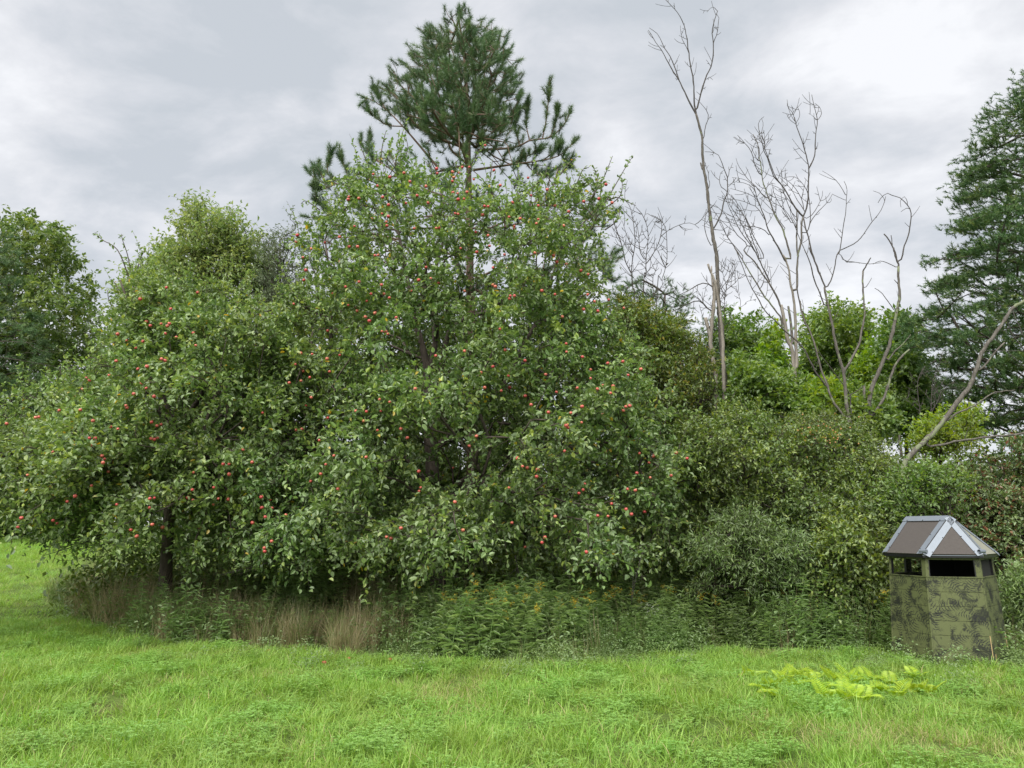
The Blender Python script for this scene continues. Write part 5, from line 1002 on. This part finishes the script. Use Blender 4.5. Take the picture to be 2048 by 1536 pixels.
# ------------------------------------------------------------------ apple trees
APPLE_W = dict(leaf=(0.088, 0.60), simple=False, bark='apple_bark', r0=0.0052, pet=0.12)
holes = [(800, 690, 95, 60, 0.85), (860, 700, 50, 70, 0.9), (1195, 945, 40, 55, 0.95), (520, 860, 90, 35, 0.6), (940, 860, 90, 40, 0.55), (1050, 660, 40, 50, 0.6), (400, 820, 90, 40, 0.5), (680, 860, 60, 30, 0.6), (330, 1010, 50, 60, 0.7), (700, 620, 60, 30, 0.4)]
_cp = crown_pts
def crown_holes(*a, **k):
    P = _cp(*a, **k); q = to_px(P); keep = np.ones(len(P), bool)
    for hx_, hy, rx, ry, pr in holes:
        ins = ((q[:, 0] - hx_) / rx) ** 2 + ((q[:, 1] - hy) / ry) ** 2 < 1; keep &= ~(ins & (P[:, 1] < 14.7) & (rng.random(len(P)) < pr))
    keep &= ~((q[:, 1] < 560) & (rng.random(len(P)) < 0.42))
    return P[keep]
crown_pts = crown_holes
main_poly = [(590, 560), (598, 470), (625, 400), (680, 350), (735, 300), (770, 262), (800, 265), (838, 312), (900, 345), (960, 330), (1010, 362), (1080, 370), (1130, 352), (1165, 365), (1200, 360), (1232, 405), (1225, 470), (1205, 530), (1240, 600), (1285, 690), (1330, 770), (1370, 850), (1415, 900), (1440, 950), (1400, 975), (1375, 1010), (1400, 1075), (1360, 1100), (1290, 1118), (1180, 1122), (1080, 1095), (1000, 1080), (930, 1115), (880, 1135), (800, 1118), (700, 1115), (600, 1118), (520, 1125), (470, 1090), (450, 900), (470, 760), (530, 650)]
left_poly = [(-200, 900), (-120, 860), (-20, 840), (60, 770), (150, 740), (195, 700), (222, 640), (222, 590), (245, 525), (290, 525), (340, 560), (420, 560), (500, 590), (590, 600), (610, 700), (570, 850), (560, 1000), (530, 1110), (420, 1082), (330, 1088), (250, 1068), (160, 1070), (90, 1055), (30, 1045), (-60, 1030), (-200, 1010)]
main_poly = [(a, b + 10 if b > 1040 else b) for a, b in main_poly]; left_poly = [(a, b + 22 if b > 1035 and a > 40 else b) for a, b in left_poly]
def YcM(x, y): return 14.3 - 0.5 * sstep(700, 1100, y)
def YcL(x, y): return 14.1 - 0.4 * sstep(700, 1100, y)
mroot, msk, minfo, mgl = leafy('apple_tree', 'large wild apple tree laden with red apples in the middle of the picture', 'apple tree', [main_poly], YcM, 3.1, 3400, 'apple_leaf',
    [([(880, 1240), (868, 1000), (860, 860), (857, 759)], 14.5, 0.15, 0.12, 10)] +
    [([(857, 765), (853, 725), (841, 681), (831, 642), (815, 560), (790, 430)], 14.5, 0.085, 0.02, 10, 0.0, False), ([(857, 770), (865, 712), (871, 677), (865, 602), (880, 500), (930, 400)], 14.5, 0.07, 0.018, 10, 0.0, False),
     ([(862, 860), (900, 657), (949, 634), (984, 618), (1001, 604), (1021, 583), (1060, 500)], 14.5, 0.07, 0.016, 12, -0.6, False), ([(866, 900), (1000, 780), (1046, 692), (1062, 665), (1085, 618), (1120, 500)], 14.5, 0.07, 0.016, 12, -0.3, False),
     ([(866, 980), (760, 860), (652, 755), (663, 686), (660, 649), (667, 606), (650, 480)], 14.5, 0.07, 0.016, 12, -0.9, False), ([(868, 1000), (1000, 920), (1160, 880), (1280, 900)], 14.5, 0.06, 0.02, 10, -1.5, False), ([(872, 1030), (700, 940), (560, 860)], 14.5, 0.06, 0.02, 10, -1.8, False), ([(872, 1080), (900, 1000), (960, 960)], 14.5, 0.06, 0.02, 8, -2.0, False)],
    ntw=4, tlen=0.42, nlf=12, cthr=0.45, under=1060, up=0.15, droop=0.35, flat=0.75, tint=0.42, shell=0.5, dmax=300, ret=True, **APPLE_W)
lroot, lsk, linfo, lgl = leafy('apple_tree', 'lower wide apple tree spreading towards the left edge over the meadow', 'apple tree', [left_poly], YcL, 2.7, 2200, 'apple_leaf',
    [([(330, 1215), (340, 1000), (350, 850)], 14.3, 0.12, 0.09, 8), ([(350, 860), (290, 700), (240, 560)], 14.3, 0.06, 0.015, 8, -0.4, False), ([(350, 870), (420, 740), (330, 640)], 14.3, 0.055, 0.015, 8, -0.6, False), ([(345, 900), (180, 880), (40, 900)], 14.3, 0.06, 0.015, 8, -1.0, False), ([(345, 900), (450, 760), (500, 640)], 14.3, 0.05, 0.015, 8, -0.3, False), ([(342, 980), (360, 900), (430, 880)], 14.3, 0.05, 0.015, 8, -1.8, False)],
    ntw=4, tlen=0.42, nlf=12, cthr=0.45, under=1010, up=0.15, droop=0.35, flat=0.75, tint=0.5, shell=0.5, dmax=250, ret=True, **APPLE_W)
crown_pts = _cp

# shoots that stick out of the crowns, with leaves, and bare dead twigs hanging from the skirt
def shoots(root, lst, Y, leafmat='apple_leaf', L=0.075, dens=9.0, w=3.0):
    gw, gl = Geo(), Geo()
    for pts in lst:
        q = np.array([at(x, y, Y + rng.normal() * 0.05) for x, y in pts]); C = smooth_path(q, 12); tubes(gw, C[None], (np.linspace(w, 1.2, 12) * Y / F * 0.5)[None], 5)
        ln = np.linalg.norm(np.diff(C, axis=0), axis=1).sum(); k = int(ln * dens * 2.6); s = rng.uniform(0.12, 1, k) * 11; i = s.astype(int).clip(0, 10); f = (s - i)[:, None]
        p = C[i] * (1 - f) + C[i + 1] * f; tg = nrm(C[i + 1] - C[i]); ax = nrm(tg * 0.6 + runit(k) * 0.9); LL = L * rng.uniform(0.7, 1.15, k)
        leaves(gl, p + ax * 0.015, ax, np.array([0, 0, 1.0]) + runit(k) * 0.8, LL, LL * 0.55, np.clip(0.5 + rng.normal(size=k) * 0.2, 0, 1))
    obj('shoots', gw, MAT['apple_bark'], root, smooth=True, kind='stuff'); obj('shoot_leaves', gl, MAT[leafmat], root, kind='stuff')
shoots(mroot, [[(1180, 400), (1205, 360), (1218, 330), (1225, 312)], [(1190, 440), (1225, 380), (1248, 340), (1266, 312)], [(1150, 380), (1165, 340), (1178, 335)], [(1215, 400), (1235, 395), (1258, 405), (1272, 412)], [(1120, 350), (1140, 325), (1156, 312)], [(1185, 400), (1195, 360), (1185, 330)], [(1205, 420), (1240, 392), (1245, 360)], [(1210, 460), (1235, 440), (1240, 415)],
              [(760, 330), (765, 290), (772, 262)], [(740, 340), (728, 310), (718, 285)], [(790, 330), (800, 285), (806, 262)], [(800, 340), (815, 300), (812, 275)], [(930, 380), (942, 330), (960, 298), (968, 285)], [(900, 370), (925, 330), (935, 312)], [(980, 360), (985, 320)], [(1060, 380), (1090, 350), (1092, 330)], [(640, 420), (612, 402), (602, 408)], [(700, 380), (690, 360)], [(1380, 920), (1420, 925), (1445, 945), (1462, 962)], [(1370, 900), (1410, 905), (1435, 930)], [(860, 380), (862, 340), (850, 322)]], 13.9)
shoots(lroot, [[(260, 560), (235, 500), (205, 480), (190, 465)], [(265, 560), (255, 510), (245, 480), (243, 468)], [(270, 560), (280, 520), (290, 500)], [(235, 640), (218, 600), (215, 580)], [(245, 600), (232, 570), (222, 558)], [(200, 720), (180, 715), (170, 722)], [(60, 800), (30, 790), (5, 800)], [(20, 860), (-5, 840), (0, 815)], [(140, 770), (120, 740), (145, 735)]], 13.7)
def bare(root, lst, Y):
    g = Geo()
    for pts, w in lst:
        C = smooth_path(np.array([at(x, y, Y) for x, y in pts]), 10); tubes(g, C[None], (np.linspace(w, 1.0, 10) * Y / F * 0.5)[None], 5)
        for _ in range(3):
            i = rng.integers(3, 9); d = rng.normal(size=3) * 0.08 + np.array([0, 0, -0.06]); tubes(g, np.array([[C[i], C[i] + d * 0.6 + rng.normal(size=3) * 0.01, C[i] + d * 1.4]]), np.array([[0.004, 0.003, 0.002]]) * Y / 12, 4)
    obj('bare_twigs', g, MAT['dead_twig'], root, smooth=True, kind='stuff')
bare(mroot, [([(610, 1090), (570, 1115), (520, 1130), (440, 1150)], 2.5), ([(575, 1112), (530, 1120), (505, 1140)], 2), ([(552, 1040), (545, 1070), (538, 1085)], 2), ([(955, 1080), (970, 1130), (985, 1150)], 2.5), ([(1080, 1090), (1125, 1130), (1140, 1160)], 2.5), ([(1240, 1100), (1265, 1150), (1262, 1200)], 3), ([(1290, 1090), (1275, 1140), (1262, 1210)], 3), ([(1160, 1120), (1200, 1133), (1212, 1135)], 2.5), ([(900, 1150), (960, 1170), (935, 1200)], 2.5), ([(1030, 1110), (1040, 1160), (1050, 1180)], 2)], 12.0)
bare(lroot, [([(230, 1060), (160, 1080), (110, 1078), (60, 1080)], 3.5), ([(200, 1075), (140, 1095), (85, 1112)], 3), ([(170, 1080), (120, 1100), (105, 1125)], 2.5), ([(240, 1080), (180, 1095), (150, 1098)], 3), ([(150, 1070), (110, 1070), (70, 1088)], 2.5), ([(395, 1090), (385, 1125), (350, 1135)], 2), ([(230, 1050), (130, 1085), (115, 1110)], 3)], 12.3)
for pts, w in [([(430, 925), (470, 915), (515, 912)], 3.2)]: pass

def top_shoots(root, sk, n):
    T_ = sk['A'][sk['term']]; q = to_px(T_); gw, gl = Geo(), Geo(); col_ = (q[:, 0] // 26).astype(int); pick = []
    for c_ in np.unique(col_):
        idx = np.where(col_ == c_)[0]; idx = idx[np.argsort(q[idx, 1])[:6]]; pick += list(idx[rng.random(len(idx)) < n])
    for i in pick:
        L = rng.uniform(0.35, 0.95); d = nrm((np.array([rng.normal() * 0.35, rng.normal() * 0.3, 1.0]))[None])[0]; t = np.linspace(0, 1, 8)[:, None]
        C = T_[i] + d * L * t + np.array([rng.normal() * 0.15, rng.normal() * 0.1, -0.05]) * L * t ** 2; tubes(gw, C[None], (np.linspace(0.006, 0.002, 8))[None], 4)
        k = int(L * 26); s_ = rng.uniform(0.1, 1, k) * 7; j = s_.astype(int).clip(0, 6); f = (s_ - j)[:, None]; p = C[j] * (1 - f) + C[j + 1] * f
        ax = nrm(d * 0.6 + runit(k) * 0.9); LL = 0.075 * rng.uniform(0.6, 1.1, k); leaves(gl, p, ax, np.array([0, 0, 1.0]) + runit(k) * 0.8, LL, LL * 0.55, np.clip(0.6 + rng.normal(size=k) * 0.2, 0, 0.92))
    obj('shoots', gw, MAT['apple_bark'], root, smooth=True, kind='stuff'); obj('shoot_leaves', gl, MAT['apple_leaf'], root, kind='stuff')
top_shoots(mroot, msk, 0.8); top_shoots(lroot, lsk, 0.8)

# apples
ZZ = lambda ox, oy, s, *p: z(ox, oy, s, p)
AP = (ZZ(0, 540, 5.12, (1415, 182), (1705, 180), (1435, 298), (2025, 230), (1750, 400), (1735, 548), (1715, 573), (1650, 550), (1595, 572), (1540, 570), (1500, 530), (1695, 650), (1805, 690), (1205, 657), (1298, 722), (1390, 798), (2005, 700), (2005, 772), (1980, 645), (1190, 932), (1655, 912), (1690, 928), (1505, 987), (1413, 1013), (1712, 1040), (1118, 1078), (885, 1108), (918, 1130), (1450, 1160), (1497, 1210), (1370, 1270), (1578, 1295), (1570, 1340), (1290, 1388), (1300, 1412), (607, 1437), (823, 1433), (365, 1510), (398, 1505), (1465, 730), (1400, 742), (845, 1220))
      + ZZ(0, 800, 5.12, (68, 243), (1552, 228), (1608, 265), (1648, 250), (1135, 275), (1208, 296), (1327, 290), (952, 213), (975, 392), (930, 465), (915, 390), (1612, 388), (1580, 404), (1550, 395), (1495, 445), (540, 532), (1045, 572), (1070, 605), (1055, 643), (1405, 660), (283, 768), (938, 877), (700, 995), (690, 1040), (770, 985), (825, 1078), (183, 1303), (220, 1208), (585, 1262), (545, 1235), (1700, 1195), (1340, 1330), (1400, 1395), (1560, 1275), (1665, 1305), (1530, 1103), (1975, 1022), (1925, 1000), (1885, 970), (1970, 920), (1980, 740), (1535, 1010), (1583, 1003), (1195, 1070), (1110, 735))
      + ZZ(560, 260, 5.12, (1605, 397), (1668, 384), (1612, 445), (1125, 482), (1270, 440), (955, 452), (1330, 528), (1310, 520), (1495, 577), (1650, 540), (1780, 485), (1765, 525), (1755, 540), (1768, 430), (1835, 440), (1866, 382), (1985, 505), (1985, 555), (998, 572), (705, 685), (698, 712), (808, 700), (1052, 688), (1112, 768), (1290, 750), (1215, 742), (1405, 672), (1520, 745), (1770, 640), (1820, 650), (1915, 635), (1885, 705), (1825, 710), (973, 870), (940, 912), (1045, 857), (1110, 885), (1795, 855), (1825, 860), (1375, 1008), (1340, 1075), (1520, 1000), (1600, 1005), (1625, 1000), (763, 985), (610, 1095), (712, 1140), (795, 1195), (708, 1195), (938, 1225), (1005, 1282), (972, 1285), (177, 1078), (165, 1145), (320, 1215), (235, 1305), (613, 1350), (1665, 1378), (1495, 1405), (2005, 1045), (1850, 1212), (1090, 940), (1095, 980), (460, 1152), (265, 1435), (135, 1500))
      + ZZ(900, 260, 5.12, (360, 158), (125, 382), (198, 380), (515, 568), (800, 490), (450, 412), (995, 610), (1030, 612), (830, 672), (640, 742), (905, 775), (1072, 775), (1370, 732), (1525, 705), (1530, 725), (1620, 340), (1597, 558), (1660, 745), (1215, 835), (355, 780), (390, 782), (335, 870), (718, 908), (820, 885), (605, 890), (905, 915), (885, 957), (660, 985), (655, 1008), (390, 1080), (405, 1187), (785, 1125), (800, 1130), (558, 1277), (870, 1257), (1093, 1352), (1190, 1375), (1060, 1285), (440, 1410), (503, 1493), (1415, 1478), (1340, 1440), (275, 1250), (1165, 980))
      + ZZ(560, 540, 5.12, (140, 65), (245, 103), (670, 172), (752, 155), (810, 120), (542, 238), (1040, 152), (932, 245), (1065, 245), (1120, 285), (888, 317), (952, 293), (140, 348), (700, 360), (380, 390), (790, 418), (972, 440), (875, 480), (915, 522), (700, 522), (1190, 487), (490, 622), (1085, 630), (1105, 655), (1045, 628), (212, 852), (330, 862), (370, 835), (612, 872), (483, 910), (240, 1035), (305, 1100), (508, 1040), (215, 1135), (95, 1155), (225, 1262), (320, 1305), (262, 1392), (778, 1445), (885, 1450), (1035, 1445), (490, 1515), (1123, 1352), (985, 1330), (1020, 1325), (1385, 1215), (1420, 103), (1545, 85), (1625, 132), (1595, 878), (1890, 830), (1790, 1095), (1905, 1080), (1340, 212), (1890, 215), (158, 965))
      + ZZ(900, 540, 5.12, (500, 60), (440, 152), (465, 170), (420, 238), (618, 265), (610, 293), (660, 265), (940, 212), (1075, 250), (1420, 45), (1400, 178), (1330, 257), (1410, 252), (1480, 322), (1625, 305), (1645, 310), (1368, 403), (1515, 420), (1780, 390), (730, 365), (1150, 478), (510, 605), (565, 818), (768, 928), (440, 990), (318, 1050), (600, 1083), (340, 1175), (355, 1205), (610, 1203), (525, 1237), (770, 1290), (980, 1070), (1190, 755), (1193, 838), (1333, 787), (1357, 890), (1440, 1020), (1440, 1110), (1770, 937), (1615, 955), (1955, 1015), (1825, 1077), (1880, 1062), (1303, 1208), (1510, 1218), (1565, 1185), (1670, 1190), (1645, 1260), (1090, 1250), (1090, 1242), (940, 1333), (830, 1380), (1353, 1398), (1008, 1457), (1238, 1463), (1565, 1480), (1800, 1400), (1775, 1440), (1980, 1308), (1840, 1390))
      + ZZ(860, 820, 3.413, (810, 15), (962, 18), (1035, 85), (940, 120), (930, 105), (317, 178), (235, 90), (1183, 30), (1195, 283), (1430, 295), (1527, 315), (1495, 360), (1412, 430), (1755, 330), (1750, 367), (1645, 447), (1503, 462), (1680, 293), (1350, 540), (632, 385), (665, 395), (735, 408), (700, 405), (598, 330), (728, 455), (157, 395), (540, 530), (1057, 503), (1045, 545), (1017, 568), (737, 585), (170, 628), (1338, 678), (1375, 712), (1145, 722), (1215, 725), (1240, 640), (1225, 722), (875, 728), (855, 727), (560, 770), (785, 870), (765, 905), (650, 935), (1067, 970), (225, 820), (50, 905), (918, 280), (268, 245), (1465, 695), (1402, 548))
      + ZZ(300, 800, 3.413, (1635, 12), (1060, 40), (768, 88), (825, 103), (1407, 75), (1477, 78), (1578, 75), (1215, 122), (1457, 143), (1553, 207), (1713, 197), (1490, 228), (1035, 200), (997, 205), (1155, 275), (1757, 258), (635, 340), (500, 437), (540, 437), (420, 458), (540, 507), (297, 492), (697, 425), (1475, 390), (1200, 440), (1097, 555), (1165, 505), (1140, 500), (1283, 607), (1835, 487), (1848, 597), (1838, 622), (467, 673), (535, 678), (433, 713), (457, 740), (760, 662), (820, 680), (763, 735), (833, 738), (787, 798), (927, 785), (700, 838), (110, 797), (340, 870), (780, 1010), (783, 1033), (830, 965), (1615, 935), (1645, 945), (1713, 875), (1665, 1022), (1255, 380), (435, 597), (290, 610), (245, 640), (292, 682)))
AP = [p for i, p in enumerate(AP) if i % 8 and all((p[0] - q[0]) ** 2 + (p[1] - q[1]) ** 2 > 18 for q in AP[:i])]
ame = ball().mesh('apple', MAT['apple'], smooth=True)
gs = Geo(); tubes(gs, np.array([[[0, 0, 0.018], [0.002, 0, 0.04], [0.008, 0.002, 0.06]]]), np.array([[0.0022, 0.0018, 0.0022]]), 4); sme = gs.mesh('stalk', MAT['apple_bark'])
LM, LL_ = minfo[0], linfo[0]; pxM, pxL = to_px(LM), to_px(LL_); cnt = 0
for (px, py) in AP:
    best = None
    for root, P, q in ((mroot, LM, pxM), (lroot, LL_, pxL)):
        d2 = (q[:, 0] - px) ** 2 + (q[:, 1] - py) ** 2; near = d2 < 14 ** 2
        if near.sum() < 3: near = d2 < 40 ** 2
        if near.sum() < 1: continue
        yv = np.sort(P[near, 1])[min(1, near.sum() - 1)]
        if best is None or yv < best[0]: best = (yv, root)
    if best is None: best = (12.8, mroot if px > 560 else lroot)
    yv, root = best; p = at(px, py, yv - 0.03 + 0.11 * (rng.random() < 0.48)); s_ = rng.uniform(0.75, 1.1)
    s_ *= np.clip(yv / 12.0, 0.95, 1.2)
    a = bpy.data.objects.new('apple', ame); COL.objects.link(a); a.parent = root; a.location = p - np.array(root.location); a.scale = (s_,) * 3; a.rotation_euler = (rng.normal() * 0.4, rng.normal() * 0.4, rng.random() * 6.28)
    b = bpy.data.objects.new('stalk', sme); COL.objects.link(b); b.parent = a; cnt += 1
# the leaves that show largest, one by one
def single_leaves(root, info, k, mat):
    q, ax, nor, L, ti = info; px = to_px(q); vis = (px[:, 0] > 0) & (px[:, 0] < 2048) & (q[:, 1] < 13); s = np.where(vis, L / q[:, 1], 0); idx = np.argsort(-s)[:k]
    g = Geo(); leaves(g, np.zeros((1, 3)), np.array([[1.0, 0, 0]]), np.array([[0, 0, 1.0]]), 1.0, 0.6, np.array([0.5])); me = g.mesh('leaf', MAT[mat])
    for i in idx:
        a = ax[i] / np.linalg.norm(ax[i]); n_ = nor[i] - a * (a @ nor[i]); n_ /= np.linalg.norm(n_); s_ = np.cross(n_, a)
        from mathutils import Matrix
        o = bpy.data.objects.new('leaf', me); COL.objects.link(o); o.parent = root
        pos = q[i] + np.array([0, -0.04, 0.01]) - np.array(root.location)
        Mx = Matrix(((a[0], s_[0], n_[0], pos[0]), (a[1], s_[1], n_[1], pos[1]), (a[2], s_[2], n_[2], pos[2]), (0, 0, 0, 1))) @ Matrix.Scale(float(L[i]), 4); o.matrix_local = Mx
single_leaves(mroot, minfo, 150, 'apple_leaf'); single_leaves(lroot, linfo, 120, 'apple_leaf')
# orange fruit of the crab apple, fallen apples in the grass
m, t, o = new_mat('crab_skin'); p = N(t, 'ShaderNodeBsdfPrincipled'); p.inputs['Base Color'].default_value = (0.42, 0.20, 0.08, 1); p.inputs['Roughness'].default_value = 0.45; t.links.new(p.outputs[0], o.inputs[0])
crab = [o_ for o_ in bpy.data.objects if o_.name.startswith('crab_apple')][0]
cme = ball(0.014, 7, 5).mesh('fruit', m, smooth=True)
for i in range(60):
    px, py = rng.normal(1635, 42), rng.normal(868, 22); q = at(px, py, 12.85 + rng.random() * 0.25)
    a = bpy.data.objects.new('fruit', cme); COL.objects.link(a); a.parent = crab; a.location = q - np.array(crab.location)
for i, (px, py, lb) in enumerate([(648, 1334, 'fallen red apple in the grass left of the weeds'), (536, 1310, 'pale windfall apple half hidden in the grass'), (780, 1328, 'brown windfall apple beside the weedy clump'), (697, 1325, 'fallen apple in the dry grass between two others')]):
    q = ground(px, py); a = bpy.data.objects.new('fallen_apple', ame); COL.objects.link(a); a.location = q + np.array([0, 0, 0.05]); tag(a, lb, 'apple')
print('apples', cnt, 'tris', sum(len(o.data.loops) - 2 * len(o.data.polygons) for o in bpy.data.objects if o.type == 'MESH'))
